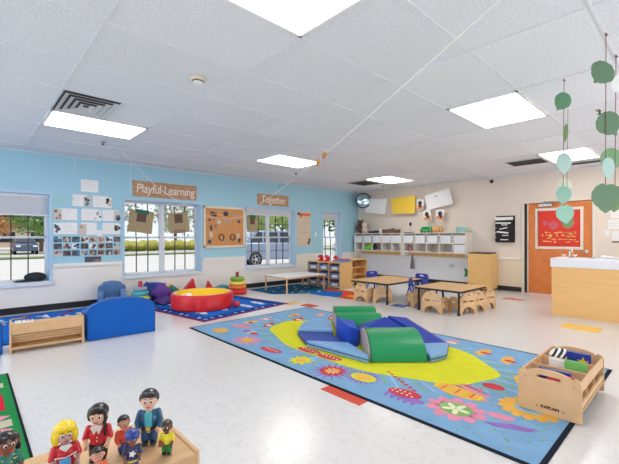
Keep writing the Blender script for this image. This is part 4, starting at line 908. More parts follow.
# zebra striped ball
mz = bpy.data.materials.new('zebra_stripe'); mz.use_nodes = True; nt = mz.node_tree; bb = nt.nodes['Principled BSDF']
tc = nt.nodes.new('ShaderNodeTexCoord'); wv = nt.nodes.new('ShaderNodeTexWave'); wv.inputs['Scale'].default_value = 9; wv.inputs['Distortion'].default_value = 1.5; wv.bands_direction = 'X'
cr = nt.nodes.new('ShaderNodeValToRGB'); cr.color_ramp.interpolation = 'CONSTANT'; cr.color_ramp.elements[0].color = (.01, .01, .012, 1); cr.color_ramp.elements[1].position = .48; cr.color_ramp.elements[1].color = (.85, .85, .85, 1)
nt.links.new(tc.outputs['Object'], wv.inputs['Vector']); nt.links.new(wv.outputs['Color'], cr.inputs[0]); nt.links.new(cr.outputs[0], bb.inputs['Base Color']); bb.inputs['Roughness'].default_value = .4
tag(link('zebra_ball', MB().ball((0, 0, 0), (.095, .07, .09), 0, 24, 16), mz, loc=inb(-.075, .27, .245), rot=(0, .5, .3)), 'black and white zebra striped toy in the far slot of the caddy', 'toy')
tag(link('red_marker', MB().rod((0, 0, 0), (.09, 0, -.01), .010), M_red, loc=inb(-.02, -.37, .262)), 'red stick toy showing through the caddy handle hole', 'toy')
tag(link('wet_floor_mat', MB().box(-.1, -.36, .0, .1, .36, .01), mat('charcoal_mat', (44, 52, 66), .8), loc=(-.44, 3.5, .0005), smooth=0), 'charcoal mat strip on the floor beside the caddy', 'mat') if False else None

# ------------------------------------------------------------------ tables and chairs
def table(name, x0, x1, y0, y1, z, mtop, medge, mleg, label, legr=.018, inset=.07):
    cx, cy = (x0+x1)/2, (y0+y1)/2; r = thing(name, label, 'table', (cx, cy, .0078 if name == 'low_table' else 0)); w, d = (x1-x0)/2, (y1-y0)/2
    pts = rrect(-w, -d, w, d, .05)
    link('table_top', MB().prism(pts, z-.012, z, 'z'), mtop, r, smooth=30)
    link('edge_band', MB().prism([(x*1.004, y*1.004) for x, y in pts], z-.034, z-.003, 'z'), medge, r, smooth=30)
    for sx in (-1, 1):
        for sy in (-1, 1):
            x, y = sx*(w-inset), sy*(d-inset)
            l = link('leg', MB().rod((x, y, .02), (x, y, z-.034), legr, 0, 14), mleg, r)
            link('foot', MB().rod((x, y, 0), (x, y, .03), legr*1.25, 0, 14), mleg, l)
    return r
table('activity_table', -4.92, -4.0, 5.72, 6.95, .41, M_table, M_black, M_black, 'low maple topped table with black edge nearer the bin shelf')
table('activity_table', -3.50, -2.64, 5.76, 6.78, .41, M_table, M_black, M_black, 'low maple topped table with black edge nearer the maple cabinet')
table('low_table', -7.25, -6.36, 5.22, 6.5, .36, M_white, M_birch, M_birch, 'low white topped table with pale wooden legs under the car window', .02, .05)

def wood_chair(label, loc, rz):
    # local -Y is the back side; chair faces +Y
    r = thing('wooden_chair', label, 'chair', loc, rz, 'arched wooden toddler chairs'); H = .37; w = .19
    outer = [(-w, 0), (-w+.05, 0)]+arc(0, .0, w-.06, .12, 180, 0, 10)+[(w-.05, 0), (w, 0)]+arc(0, .17, w*.96, H-.17, 0, 180, 16)
    holes = [rrect(-.04, H-.065, .04, H-.035, .012)[::-1], rrect(-.12, .20, -.02, .225, .01)[::-1], rrect(.02, .20, .12, .225, .01)[::-1]]
    link('backrest', plate(outer, holes, .016), M_birch, r, loc=(0, -.14, 0), rot=ROTX, smooth=0)
    so_ = [(-.15, 0), (-.10, 0)]+arc(0, 0, .08, .10, 180, 0, 10)+[(.12, 0), (.17, 0)]+arc(.0, .12, .16, .16, 0, 180, 14)
    for s_ in (-1, 1): link('side_panel', plate(so_, [rrect(-.05, .17, .05, .2, .012)[::-1]], .016), M_birch, r, loc=(s_*(w-.03), 0.0, 0), rot=(PI/2, 0, PI/2), smooth=0)
    link('seat', MB().box(-w+.035, -.13, .135, w-.035, .13, .15), M_birch_h, r, smooth=0)
    return r
ch = wood_chair('arched wooden chair pushed under the near side of the right table', (-3.13, 5.86, 0), 0)
again(ch, 'pale arched wooden chair half hidden at the near left of the right table', (-3.60, 6.10, 0), .9)
again(ch, 'arched wooden chair nearest the viewer at the right side of the right table', (-2.80, 6.13, 0), 1.2)
again(ch, 'middle arched wooden chair on the right side of the right table', (-2.76, 6.42, 0), 1.3)
again(ch, 'farthest arched wooden chair on the right side of the right table', (-2.72, 6.78, 0), 1.45)
again(ch, 'arched wooden chair at the near side of the left table', (-4.62, 5.84, 0), -.1)
again(ch, 'arched wooden chair turned sideways at the near right of the left table', (-4.34, 5.98, 0), .8)
def plastic_chair(label, loc, rz):
    r = thing('plastic_chair', label, 'chair', loc, rz, 'blue plastic children chairs'); mb = mat('blue_plastic', (22, 62, 168), .35)
    link('seat', MB().prism(rrect(-.15, -.14, .15, .16, .04), .225, .245, 'z'), mb, r, bevel=.004)
    link('backrest', plate(rrect(-.15, .32, .15, .48, .05), [rrect(-.05, .42, .05, .45, .012)[::-1]], .018), mb, r, loc=(0, -.17, 0), rot=ROTX, smooth=0, bevel=.003)
    for s_ in (-1, 1):
        link('back_post', MB().rod((s_*.13, -.14, .24), (s_*.13, -.17, .38), .016), mb, r)
        link('leg', MB().rod((s_*.12, -.11, .23), (s_*.16, -.19, 0), .018, 0, 10, .014), mb, r)
        link('leg', MB().rod((s_*.12, .12, .23), (s_*.16, .18, 0), .018, 0, 10, .014), mb, r)
    return r
pc = plastic_chair('blue plastic chair behind the left table', (-4.22, 7.12, 0), PI)
again(pc, 'blue plastic chair with its back to the left side of the right table', (-3.74, 6.38, 0), -1.2)
again(pc, 'blue plastic chair farther back at the left side of the right table', (-3.72, 6.86, 0), -1.5)
again(pc, 'blue plastic chair at the far left corner of the left table', (-5.2, 6.95, 0), -1.9)

# ------------------------------------------------------------------ bin shelf and side shelf
r = thing('bin_shelf', 'wooden shelf with nine grey-blue bins in three columns under the narrow window', 'shelf', (-7.24, 6.67, 0)); W, D, H = 1.21, .43, .65
for x in (0, .385, .77): link('side_panel', MB().box(x, 0, .0, x+.018, D, H-.018), M_maple, r, smooth=0)
link('end_panel', MB().box(W-.06, 0, 0, W, D, H-.018), M_maple, r, smooth=0, bevel=.003)
link('top_panel', MB().box(-.01, -.005, H-.018, W+.005, D, H), M_maple_h, r, smooth=0, bevel=.003)
link('back_panel', MB().box(.018, D-.012, .05, W-.06, D, H-.018), M_maple, r, smooth=0)
link('bottom_panel', MB().box(.0, .0, .03, W-.06, D-.012, .05), M_maple, r, smooth=0)
for k, z in enumerate((.245, .44)): link('shelf_board', MB().box(.018, .0, z, W-.06, D-.012, z+.012), M_maple, r, smooth=0)
link('plinth', MB().box(.01, .02, 0, W-.01, .04, .03), M_black, r, smooth=0)
pr_ = None; M_tub = mat('grey_blue_tub', (120, 138, 180), .35, var=.1, scale=14); cn = ('left', 'middle', 'right'); rn = ('bottom', 'middle', 'top')
fillm = [mat('tub_fill_%d' % k, c, .6) for k, c in enumerate(((196, 204, 220), (190, 120, 150), (60, 86, 150)))]
for c_ in range(3):
    for r_ in range(3):
        x = -7.24+(.2015, .5865, .97)[c_]; z = (.0512, .2582, .4532)[r_]; w_ = .33 if c_ < 2 else .34
        lab = 'grey-blue plastic bin in the %s row, %s column of the wooden bin shelf' % (rn[r_], cn[c_])
        t_ = thing('toy_bin', lab, 'bin', (x, 6.69, z), 0, 'nine bins in the low wooden shelf')
        q = MB(); hh_ = .15; a = w_/2
        q.box(-a, 0, 0, a, .36, .008); q.box(-a, .352, 0, a, .36, hh_); q.box(-a, 0, 0, -a+.008, .36, hh_); q.box(a-.008, 0, 0, a, .36, hh_)
        q.hull([(-a, 0, 0), (a, 0, 0), (a, .008, 0), (-a, .008, 0)], [(-a, 0, hh_*.7), (a, 0, hh_*.7), (a, .008, hh_*.7), (-a, .008, hh_*.7)])
        link('tub', q, M_tub, t_, smooth=0)
        link('label_card', MB().box(-.09, -.003, .025, .09, 0, .07), M_paper, t_, smooth=0)
        q = MB(); rr = random.Random(c_*3+r_)
        for k in range(9): q.ball((rr.uniform(-a*.7, a*.7), rr.uniform(.05, .28), rr.uniform(.06, .1)), rr.uniform(.03, .045), 0, 10, 6)
        s_ = link('toy_filling', q, fillm[(c_+r_) % 3], t_)
for k, (x, l) in enumerate(((-6.93, 'left red lidded jar on the bin shelf'), (-6.70, 'middle red lidded jar on the bin shelf'), (-6.38, 'right red lidded jar on the bin shelf beside the tray'))):
    t_ = thing('red_jar', l, 'jar', (x, 6.86, .6512), 0, 'red jars on the bin shelf')
    link('body', MB().lathe([(.001, 0), (.065, 0), (.075, .02), (.075, .11), (.06, .13), (.001, .13)], n=24), M_red, t_)
    link('lid', MB().lathe([(.001, .13), (.045, .13), (.045, .16), (.001, .16)], n=20), mat('dark_red', (160, 20, 36), .4), t_)
    link('label', MB().box(-.03, -.077, .04, .03, -.072, .09), M_paper, t_, smooth=0)
t_ = thing('toy_tray', 'shallow blue tray of toys with red rim on the bin shelf', 'tray', (-6.2, 6.9, .6512))
link('tray_body', MB().box(-.14, -.14, 0, .14, .14, .07), mat('tray_blue', (110, 150, 200), .35), t_, bevel=.006); link('rim', MB().box(-.15, -.15, .07, .15, .15, .085), M_red, t_, bevel=.004)
r = thing('side_shelf', 'small open maple shelf standing behind the bin shelf', 'shelf', (-6.75, 7.5, 0))
H = .66
link('side_panel', MB().box(0, 0, 0, .36, .018, H), M_maple, r, smooth=0); link('side_panel', MB().box(0, .62, 0, .36, .638, H), M_maple, r, smooth=0)
link('back_panel', MB().box(0, .018, .02, .012, .62, H), M_maple, r, smooth=0); link('top_panel', MB().box(-.005, -.005, H, .365, .643, H+.02), M_maple_h, r, smooth=0)
for z in (.04, .25, .45): link('shelf_board', MB().box(.012, .018, z, .35, .62, z+.016), M_maple, r, smooth=0)
tag(link('wooden_box', MB().box(-.1, -.12, 0, .1, .12, .11), wood('dark_box', (150, 96, 60), (166, 110, 72)), loc=(-6.56, 7.8, .4675), smooth=0, bevel=.004), 'small brown box on the top board of the open side shelf', 'box')

# ------------------------------------------------------------------ foam furniture by the blue wall
def foam_seat(name, w, d, hb, hs, arm, label, loc, rz, m, group=None, cat='sofa'):
    # local: faces -X... seat towards -X, back plane at x=0 ; y spans +-w/2
    r = thing(name, label, cat, loc, rz, group)
    bw = w/2
    pts = [(-bw, .0), (bw, .0), (bw, hb*.70)]+arc(bw-.12, hb*.70, .12, hb*.20, 0, 66, 6)+arc(0, hb*.70, bw*1.1, hb*.30, 55, 125, 10)+arc(-bw+.12, hb*.70, .12, hb*.20, 114, 180, 6)
    link('backrest', MB().prism(pts, -.13, 0, 'x'), m, r, smooth=40, bevel=.022, seg=4)
    link('seat', MB().box(-d, -bw+arm, 0, -.131, bw-arm, hs), m, r, bevel=.025, seg=4)
    for s_ in (-1, 1):
        y0, y1 = (s_*bw, s_*(bw-arm+.002))
        link('armrest', MB().prism([(-d-.02, 0), (-.132, 0), (-.132, hs+.12), (-d+.04, hs+.12), (-d-.02, hs+.05)], min(y0, y1), max(y0, y1), 'y'), m, r, smooth=30, bevel=.02, seg=4)
    q = MB(); q.tube([(.001, y*.985, z*.985+.004) for y, z in pts], .006)
    link('back_seam', q, mat('seam_dark_blue', (8, 70, 150), .5), r)
    return r
foam_seat('foam_sofa', .80, .50, .49, .2, .14, 'bright blue foam loveseat seen from behind beside the low bench', (-5.12, 1.475, 0), -.06, M_blue, 'bright blue foam seats')
foam_seat('foam_armchair', .60, .50, .44, .2, .13, 'bright blue foam armchair at the left edge beside the low bench', (-5.18, -.02, 0), .05, M_blue, 'bright blue foam seats', 'armchair')
foam_seat('foam_armchair', .46, .40, .46, .2, .1, 'dusty blue foam armchair against the wall behind the loveseat', (-7.58, 1.99, 0), PI-.25, mat('dusty_blue_vinyl', (78, 116, 164), .4), None, 'armchair')
# low bench / book display
r = thing('display_bench', 'long low birch book display shelf between two blue seats', 'book display', (-5.16, .335, 0), -.07)
Lb = .70; D = .30; H = .325
link('side_panel', MB().box(-D, 0, 0, .01, .02, H), M_birch, r, smooth=0, bevel=.003); link('side_panel', MB().box(-D, Lb-.02, 0, .01, Lb, H), M_birch, r, smooth=0, bevel=.003)
link('front_board', MB().box(-.012, .02, .205, .003, Lb-.02, H-.01), M_birch_h, r, smooth=0)
link('rear_board', MB().box(-D, .02, .02, -D+.012, Lb-.02, H-.03), M_birch_h, r, smooth=0)
for k in range(3):
    z = .18-.032*k; link('slat', MB().box(-.05-.02*k, .02, z-.012, -.035-.02*k, Lb-.02, z+.008), M_birch, r, smooth=0)
link('ledge', MB().box(-.12, .02, .045, .0, Lb-.02, .065), M_birch_h, r, smooth=0, bevel=.002)
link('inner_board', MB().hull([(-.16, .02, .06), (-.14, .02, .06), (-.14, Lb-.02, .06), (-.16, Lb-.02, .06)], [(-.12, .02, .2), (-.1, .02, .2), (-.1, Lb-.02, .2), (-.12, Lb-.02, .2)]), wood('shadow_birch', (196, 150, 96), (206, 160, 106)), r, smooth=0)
link('top_ledge', MB().box(-.14, .02, H-.02, -.012, Lb-.02, H-.008), M_birch_h, r, smooth=0)
t_ = thing('board_book', 'small colourful board book lying on the low birch display shelf', 'book', (-5.24, .46, H-.0075), -.07)
link('cover', MB().box(-.05, -.07, 0, .05, .09, .018), M_paper, t_, smooth=0, bevel=.002)
for k, (y, c) in enumerate(((-.05, (190, 206, 70)), (-.01, (70, 150, 190)), (.03, (210, 60, 60)), (.065, (60, 90, 70)))): link('picture_square', MB().box(-.035, y-.014, .018, .035, y+.014, .0195), mat('sq_%d' % k, c, .5), t_, smooth=0)

# stacking ring toys
def ringstack(label, loc, rings, top, name='stacking_rings'):
    r = thing(name, label, 'stacking toy', loc, 0, 'soft stacking ring toys'); z = 0
    for k, (R, h, c) in enumerate(rings):
        prof = [(.001, z)]+[(R-h/2+h/2*math.cos(a), z+h/2+h/2*math.sin(a)) for a in [-PI/2+PI*i/8 for i in range(9)]]+[(.001, z+h)]
        link('ring', MB().lathe(prof, n=32), mat('ring_%d_%d_%d' % c, c, .4), r); z += h
    link('top_peg', MB().lathe([(.001, z), (.035, z), (.035, z+.09), (.02, z+.11), (.001, z+.11)], n=20), mat('ring_%d_%d_%d' % top, top, .4), r)
ringstack('pastel stacking ring toy in teal, grey and yellow behind the loveseat', (-7.10, 2.34, 0), ((.16, .1, (226, 226, 170)), (.165, .1, (206, 216, 66)), (.15, .09, (60, 160, 170)), (.12, .07, (140, 160, 180))), (190, 50, 60))
ringstack('red, orange, yellow and green stacking ring toy by the wall', (-7.18, 4.46, .0), ((.22, .12, (206, 38, 40)), (.20, .085, (236, 120, 50)), (.19, .085, (230, 206, 90)), (.16, .10, (120, 170, 50))), (170, 20, 40))

# cushions and foam pieces heaped behind the pit
def cushion(label, loc, s, m, rot):
    n = 14; q = MB(); vs = []; 
    for sgn in (1, -1):
        for i in range(n+1):
            for j in range(n+1):
                u, v = -1+2*i/n, -1+2*j/n; f = (1-u**4)*(1-v**4); pinch = 1-.09*(1-abs(u))*0
                vs.append((u*s[0]*(1-.08*v*v), v*s[1]*(1-.08*u*u), sgn*s[2]*f**.6+.006*math.sin(7*u+5*v)*f))
    m_ = (n+1)**2; fs = []
    for i in range(n):
        for j in range(n):
            a = i*(n+1)+j; fs += [(a, a+n+1, a+n+2, a+1), (m_+a, m_+a+1, m_+a+n+2, m_+a+n+1)]
    me = q.add(vs, fs).mesh('cushion'); bm = bmesh.new(); bm.from_mesh(me); bmesh.ops.remove_doubles(bm, verts=bm.verts, dist=.0004); bmesh.ops.recalc_face_normals(bm, faces=bm.faces); bm.to_mesh(me); bm.free()
    return tag(link('floor_cushion', me, m, loc=loc, rot=rot), label, 'cushion', 'cushions heaped by the ball pit')
cushion('navy floor cushion leaning at the left of the cushion heap', (-7.38, 2.60, .21), (.17, .18, .08), mat('navy_cushion', (28, 50, 130), .7), (.9, .55, 1.1))
cushion('blue floor cushion leaning behind the purple one', (-7.48, 2.78, .20), (.18, .18, .08), mat('blue_cushion', (34, 66, 160), .7), (1.2, .1, 1.35))
cushion('purple floor cushion standing on its corner in the heap', (-7.18, 2.76, .20), (.155, .155, .08), mat('purple_cushion', (98, 62, 150), .7), (PI/2+.15, .75, 1.5))
cushion('dark purple flat cushion at the foot of the heap', (-7.02, 2.76, .075), (.15, .15, .06), mat('plum_cushion', (76, 48, 120), .7), (.15, .2, .3))
cushion('teal green floor cushion at the right of the purple one', (-7.22, 2.98, .17), (.13, .13, .07), mat('green_cushion', (30, 112, 96), .7), (PI/2+.1, .7, 1.3))
def trifoam(label, loc, w, d, h, m, rz, tip=.5):
    return tag(link('foam_triangle', MB().prism([(-w/2, 0), (w/2, 0), ((tip-.5)*w, h)], -d/2, d/2, 'y'), m, loc=loc, rot=(0, 0, rz), smooth=0, bevel=.015, seg=3), label, 'foam block', 'foam blocks behind the ball pit')
M_oy = mat('orange_yellow_vinyl', (244, 184, 48), .4)
blob('foam_duck', [((0, 0, .1), (.12, .14, .1)), ((0, -.06, .26), (.08, .08, .09)), ((.02, .1, .2), (.06, .06, .05))], M_oy, 'golden yellow soft toy behind the left of the ball pit', 'plush toy', (-7.28, 3.02, .002), None, .012)
trifoam('large red foam wedge behind the ball pit', (-7.34, 3.34, .002), .46, .16, .42, M_red, 1.35, .78)
trifoam('small red foam wedge between the large one and the blue bolster', (-7.4, 3.92, .002), .30, .16, .33, M_red, 1.3, .3)
blob('foam_dome', [((0, 0, .1), (.11, .16, .1)), ((0, -.1, .09), (.1, .1, .09)), ((0, .1, .09), (.1, .08, .085))], mat('sea_blue_vinyl', (70, 150, 176), .45), 'sea blue soft bolster against the wall left of the ring toy', 'bolster', (-7.48, 4.26, .002), None, .012)
# ball pit
r = thing('ball_pit', 'round red foam ball pit with yellow lining on the cloud rug', 'ball pit', (-6.25, 3.15, .0125)); R, Ri, h = .55, .46, .27
prof = [(Ri, .03), (R-.02, 0), (R, .02), (R, h-.03), (R-.02, h), (Ri+.02, h), (Ri, h-.02), (Ri, .03)]
link('ring_wall', MB().lathe([(R-.02, 0), (R, .02), (R, h-.03), (R-.012, h-.008), (R-.03, h), (Ri+.035, h), (Ri+.035, 0)], n=64), mat('pit_red', (214, 20, 36), .3), r)
link('rim_stripe', MB().lathe([(Ri+.036, h-.02), (Ri+.036, h+.003), (Ri+.026, h+.003), (Ri+.02, h-.01), (Ri+.02, .05), (Ri+.034, .05)], n=64), mat('pit_pink', (236, 196, 200), .35), r)
link('yellow_lining', MB().lathe([(.001, .10), (Ri+.0, .10), (Ri+.012, .12), (Ri+.014, h-.002), (Ri+.0195, h-.002), (Ri+.0195, .02), (.001, .02)], n=64), mat('pit_yellow', (250, 216, 36), .4), r)
blob('white_cushion', [((0, 0, .06), (.12, .1, .06)), ((.07, .05, .09), (.08, .07, .06))], mat('white_fabric', (228, 228, 236), .8), 'white soft cloth heaped inside the left of the ball pit', 'cloth', (-6.46, 2.90, .115), None, .012)
tag(link('red_ball', MB().ball((0, 0, 0), .06, 0, 24, 16), mat('ball_red', (200, 40, 60), .35), loc=(-5.75, 3.56, .0705)), 'small red ball on the cloud rug beside the ball pit', 'ball')

# ------------------------------------------------------------------ toy shelf with figures in the foreground
r = thing('toy_shelf', 'pale birch shelf top in the lower left foreground carrying toy people', 'shelf', (-1.075, .40, 0))
ZT = .76; DD = .247
link('top_board', MB().box(0, -1.15, ZT-.018, DD-.0, 0, ZT), M_birch_h, r, smooth=0, bevel=.002)
link('end_lip', MB().box(-.002, .0, ZT-.10, DD+.0, .010, ZT+.004), M_birch, r, smooth=0, bevel=.002)
link('end_panel', MB().box(0, -.016, .0, DD, -.0005, ZT-.018), M_birch, r, smooth=0)
link('end_panel', MB().box(0, -1.15, .0, DD, -1.134, ZT-.018), M_birch, r, smooth=0)
link('back_panel', MB().box(0, -1.134, .02, .01, -.016, ZT-.018), M_birch, r, smooth=0)
link('front_panel', MB().box(DD-.012, -1.134, .3, DD-.001, -.016, ZT-.018), wood('shelf_front', (176, 134, 96), (190, 148, 108)), r, smooth=0)
for z in (.06, .28): link('shelf_board', MB().box(.01, -1.134, z, DD-.013, -.016, z+.016), M_birch, r, smooth=0)

SK = dict(fair=(236, 190, 166), tan=(214, 150, 122), brown=(128, 78, 56), dark=(84, 50, 40), mauve=(190, 150, 150))
def figure(loc, face, H, skin, hair, shirt, legs, shoes, label, hairstyle='short', extra=None, sleeves=True, girth=1.0):
    """vinyl toy person standing, faces local -Y; H total height"""
    r = thing('toy_figure', label, 'toy figure', (*loc, ZT+.0005), face, 'toy people on the foreground shelf'); k = H/.137; g_ = k*girth
    def fm(name, c): return mat('toy_%s_%d_%d_%d' % (name, *c), c, .28, coat=.3)
    def part(name, lst, c, vox=.0016, it=3):
        q = MB()
        for e in lst:
            if len(e) == 2: q.ball([x*k for x in e[0]], [x*k for x in (e[1] if hasattr(e[1], '__len__') else (e[1],)*3)], 0, 14, 10)
            else: q.rod([x*k for x in e[0]], [x*k for x in e[1]], e[2]*k, 0, 12, (e[3] if len(e) > 3 else e[2])*k); q.ball([x*k for x in e[0]], [e[2]*k]*3, 0, 12, 8); q.ball([x*k for x in e[1]], [(e[3] if len(e) > 3 else e[2])*k]*3, 0, 12, 8)
        o = link(name, q, fm(name, c), r)
        mo = o.modifiers.new('remesh', 'REMESH'); mo.mode = 'VOXEL'; mo.voxel_size = vox*k; mo.use_smooth_shade = True
        sm = o.modifiers.new('smooth', 'SMOOTH'); sm.iterations = it; sm.factor = .5
        return o
    hz = .110
    # continuous skin body: head, ears, nose, neck, arms down to hands, torso core, legs
    body = [((0, 0, hz), (.0195, .0185, .0215)), ((0, -.006, hz-.008), (.015, .013, .0125)), ((0, -.0195, hz-.003), (.0034, .0040, .0038)), ((.0195, 0, hz-.002), (.0035, .0045, .006)), ((-.0195, 0, hz-.002), (.0035, .0045, .006)),
            ((0, 0, .08), (0, 0, .095), .0085), ((0, 0, .04), (0, 0, .075), .013),
            ((.021, 0, .078), (.026, -.004, .058), .0060, .0054), ((.026, -.004, .058), (.023, -.013, .046), .0054, .0046), ((-.021, 0, .078), (-.026, -.004, .058), .0060, .0054), ((-.026, -.004, .058), (-.023, -.013, .046), .0054, .0046),
            ((.022, -.015, .043), (.0050, .0050, .0060)), ((-.022, -.015, .043), (.0050, .0050, .0060)),
            ((.009, 0, .012), (.009, 0, .045), .0085, .0095), ((-.009, 0, .012), (-.009, 0, .045), .0085, .0095)]
    for s_ in (-1, 1):
        for j in range(4): body.append(((s_*(.0195+.002*j), -.0165-.0006*j, .042), (s_*(.0190+.0022*j), -.0185, .0365-.0006*abs(j-1.5)), .0012, .0010))
        body.append(((s_*.0175, -.0165, .044), (s_*.0155, -.0185, .040), .0014, .0012))
    part('body', body, skin, .0012, 2)
    sh_ = [((0, 0, .062), (.0205, .0155, .022)), ((0, 0, .077), (.0215, .0135, .0085)), ((0, 0, .048), (.0185, .0150, .012))]
    if sleeves:
        sh_ += [((.0205, 0, .079), (.027, -.004, .058), .0078, .0070), ((-.0205, 0, .079), (-.027, -.004, .058), .0078, .0070)]
        if sleeves == 'long': sh_ += [((.027, -.004, .058), (.0238, -.012, .0475), .0070, .0064), ((-.027, -.004, .058), (-.0238, -.012, .0475), .0070, .0064)]
    part('shirt', sh_, shirt)
    part('trousers' if legs else 'legs_cover', [((.0095, 0, .014), (.0095, 0, .04), .0108, .0118), ((-.0095, 0, .014), (-.0095, 0, .04), .0108, .0118), ((0, 0, .041), (.0185, .0145, .009))], legs or shirt)
    part('shoes', [((.0098, -.004, .0065), (.0090, .0150, .0066)), ((-.0098, -.004, .0065), (.0090, .0150, .0066))], shoes)
    # hair
    if hairstyle == 'bob': hl = [((0, .004, hz+.006), (.0245, .0225, .0215)), ((.018, .004, hz-.008), (.0095, .015, .019)), ((-.018, .004, hz-.008), (.0095, .015, .019)), ((0, .012, hz-.008), (.020, .012, .020)), ((.008, -.014, hz+.015), (.012, .008, .007)), ((-.008, -.014, hz+.0155), (.012, .008, .0065))]
    elif hairstyle == 'long': hl = [((0, .004, hz+.006), (.0225, .0215, .0195)), ((0, .012, hz-.010), (.019, .011, .024)), ((.0, -.013, hz+.0155), (.016, .007, .006)), ((.0175, -.009, hz+.008), (.017, -.014, .066), .0038, .0028), ((-.019, .003, hz), (.006, .009, .016))]
    elif hairstyle == 'side': hl = [((0, .004, hz+.007), (.0215, .0205, .0185)), ((.006, -.014, hz+.016), (.013, .007, .006)), ((-.008, -.013, hz+.017), (.009, .007, .005)), ((.0195, .002, hz+.004), (.004, .008, .010)), ((-.0195, .002, hz+.004), (.004, .008, .010))]
    elif hairstyle == 'tail': hl = [((0, .004, hz+.006), (.0215, .0205, .0195)), ((.021, .012, hz-.004), (.010, .010, .018)), ((.026, .012, hz-.02), (.007, .007, .012)), ((-.012, -.012, hz+.015), (.010, .007, .006)), ((.012, -.012, hz+.014), (.010, .007, .007))]
    else: hl = [((0, .0045, hz+.006), (.0208, .0195, .0185)), ((0, -.008, hz+.0165), (.013, .010, .006))]
    ho = part('hair', hl, hair, .0014, 2)
    # face
    wh = fm('eye_white', (240, 238, 236)); bk = fm('pupil', (20, 16, 18)); mo_ = fm('mouth', (188, 70, 72))
    for s_ in (-1, 1):
        e = link('eye', MB().ball((s_*.0072*k, -.0178*k, (hz+.0005)*k), (.0034*k, .0016*k, .0042*k), 0, 12, 8), wh, r)
        link('pupil', MB().ball((s_*.0070*k, -.0192*k, hz*k), (.0020*k, .0010*k, .0030*k), 0, 10, 8), bk, e)
        link('eyebrow', MB().tube([((s_*.0035)*k, -.0188*k, (hz+.0068)*k), (s_*.0072*k, -.0184*k, (hz+.0080)*k), (s_*.0108*k, -.0165*k, (hz+.0068)*k)], .0007*k), bk, r)
    link('mouth', MB().tube([(-.0045*k, -.0186*k, (hz-.0115)*k), (0, -.0196*k, (hz-.0130)*k), (.0045*k, -.0186*k, (hz-.0115)*k)], .0009*k), mo_, r)
    if extra: extra(r, k, part, fm)
    return r
def face_to_cam(x, y, off=0): return math.atan2(-y, -x)+PI/2+off
def ex_blonde(r, k, part, fm):
    link('blue_book', MB().box(-.014*k, -.030*k, .036*k, .008*k, -.024*k, .062*k), fm('book', (70, 160, 220)), r, bevel=.0008)
    link('white_collar', MB().prism([(-.012*k, .083*k), (0, .073*k), (.012*k, .083*k), (.009*k, .088*k), (-.009*k, .088*k)], -.0165*k, -.011*k, 'y'), fm('collar', (240, 238, 236)), r)
    link('white_stripe', MB().tube([(-.022*k, -.012*k, .062*k), (0, -.0172*k, .060*k), (.022*k, -.012*k, .064*k)], .0013*k), fm('collar', (240, 238, 236)), r)
def ex_red(r, k, part, fm):
    link('white_collar', MB().prism([(-.013*k, .087*k), (-.005*k, .070*k), (0, .080*k), (.005*k, .070*k), (.013*k, .087*k), (.006*k, .090*k), (-.006*k, .090*k)], -.0175*k, -.010*k, 'y'), fm('collar', (240, 238, 236)), r)
    link('button', MB().ball((.001*k, -.0162*k, .062*k), .0014*k).ball((.001*k, -.0162*k, .054*k), .0014*k), fm('collar', (240, 238, 236)), r)
def ex_man(r, k, part, fm):
    link('cyan_shirt_front', MB().prism([(-.0075*k, .046*k), (.0075*k, .046*k), (.0085*k, .080*k), (0, .086*k), (-.0085*k, .080*k)], -.0175*k, -.008*k, 'y'), fm('cyan', (90, 196, 216)), r, bevel=.001)
    link('belt', MB().lathe([(.0005, .0435*k), (.0195*k, .0435*k), (.0195*k, .0485*k), (.0005, .0485*k)], n=24), fm('belt', (24, 24, 30)), r)
    link('gold_buckle', MB().box(-.005*k, -.0215*k, .0425*k, .005*k, -.0185*k, .0495*k), fm('gold', (232, 208, 60)), r, bevel=.0006)
def ex_cap(r, k, part, fm):
    hz = .110
    link('blue_cap', MB().lathe([(.0005, 0), (.0245*k, 0), (.0245*k, .004*k), (.022*k, .013*k), (.014*k, .020*k), (.0005, .0225*k)], (0, .001*k, (hz+.0075)*k), 28), fm('cap', (46, 66, 150)), r)
    link('cap_brim', MB().prism([(x*k, y*k) for x, y in arc(0, -.010, .0225, .023, 180, 360, 14)], (hz+.0075)*k, (hz+.0105)*k, 'z'), fm('cap', (46, 66, 150)), r)
    link('white_flower_print', MB().prism([((.0085*(1+.3*math.cos(5*a)))*math.cos(a)*k, (.062+.0085*(1+.3*math.cos(5*a))*math.sin(a))*k) for a in [2*PI*i/30 for i in range(30)]], -.0178*k, -.0145*k, 'y'), fm('collar', (240, 238, 236)), r)
    link('yellow_waistband', MB().lathe([(.0005, .034*k), (.0205*k, .034*k), (.0205*k, .039*k), (.0005, .039*k)], n=24), fm('gold', (232, 208, 60)), r)
def ex_ball(r, k, part, fm): link('brown_ball', MB().ball((-.016*k, -.022*k, .05*k), .010*k), fm('ball', (150, 50, 40)), r)
def ex_green(r, k, part, fm):
    q = MB(); rr = random.Random(4)
    for i in range(16): a = rr.uniform(-2.6, -.5); z = rr.uniform(.05, .08); q.ball((.0205*math.cos(a)*k, .0158*math.sin(a)*k, z*k), .0016*k, 0, 8, 6)
    link('yellow_dots', q, fm('dots', (236, 220, 90)), r)
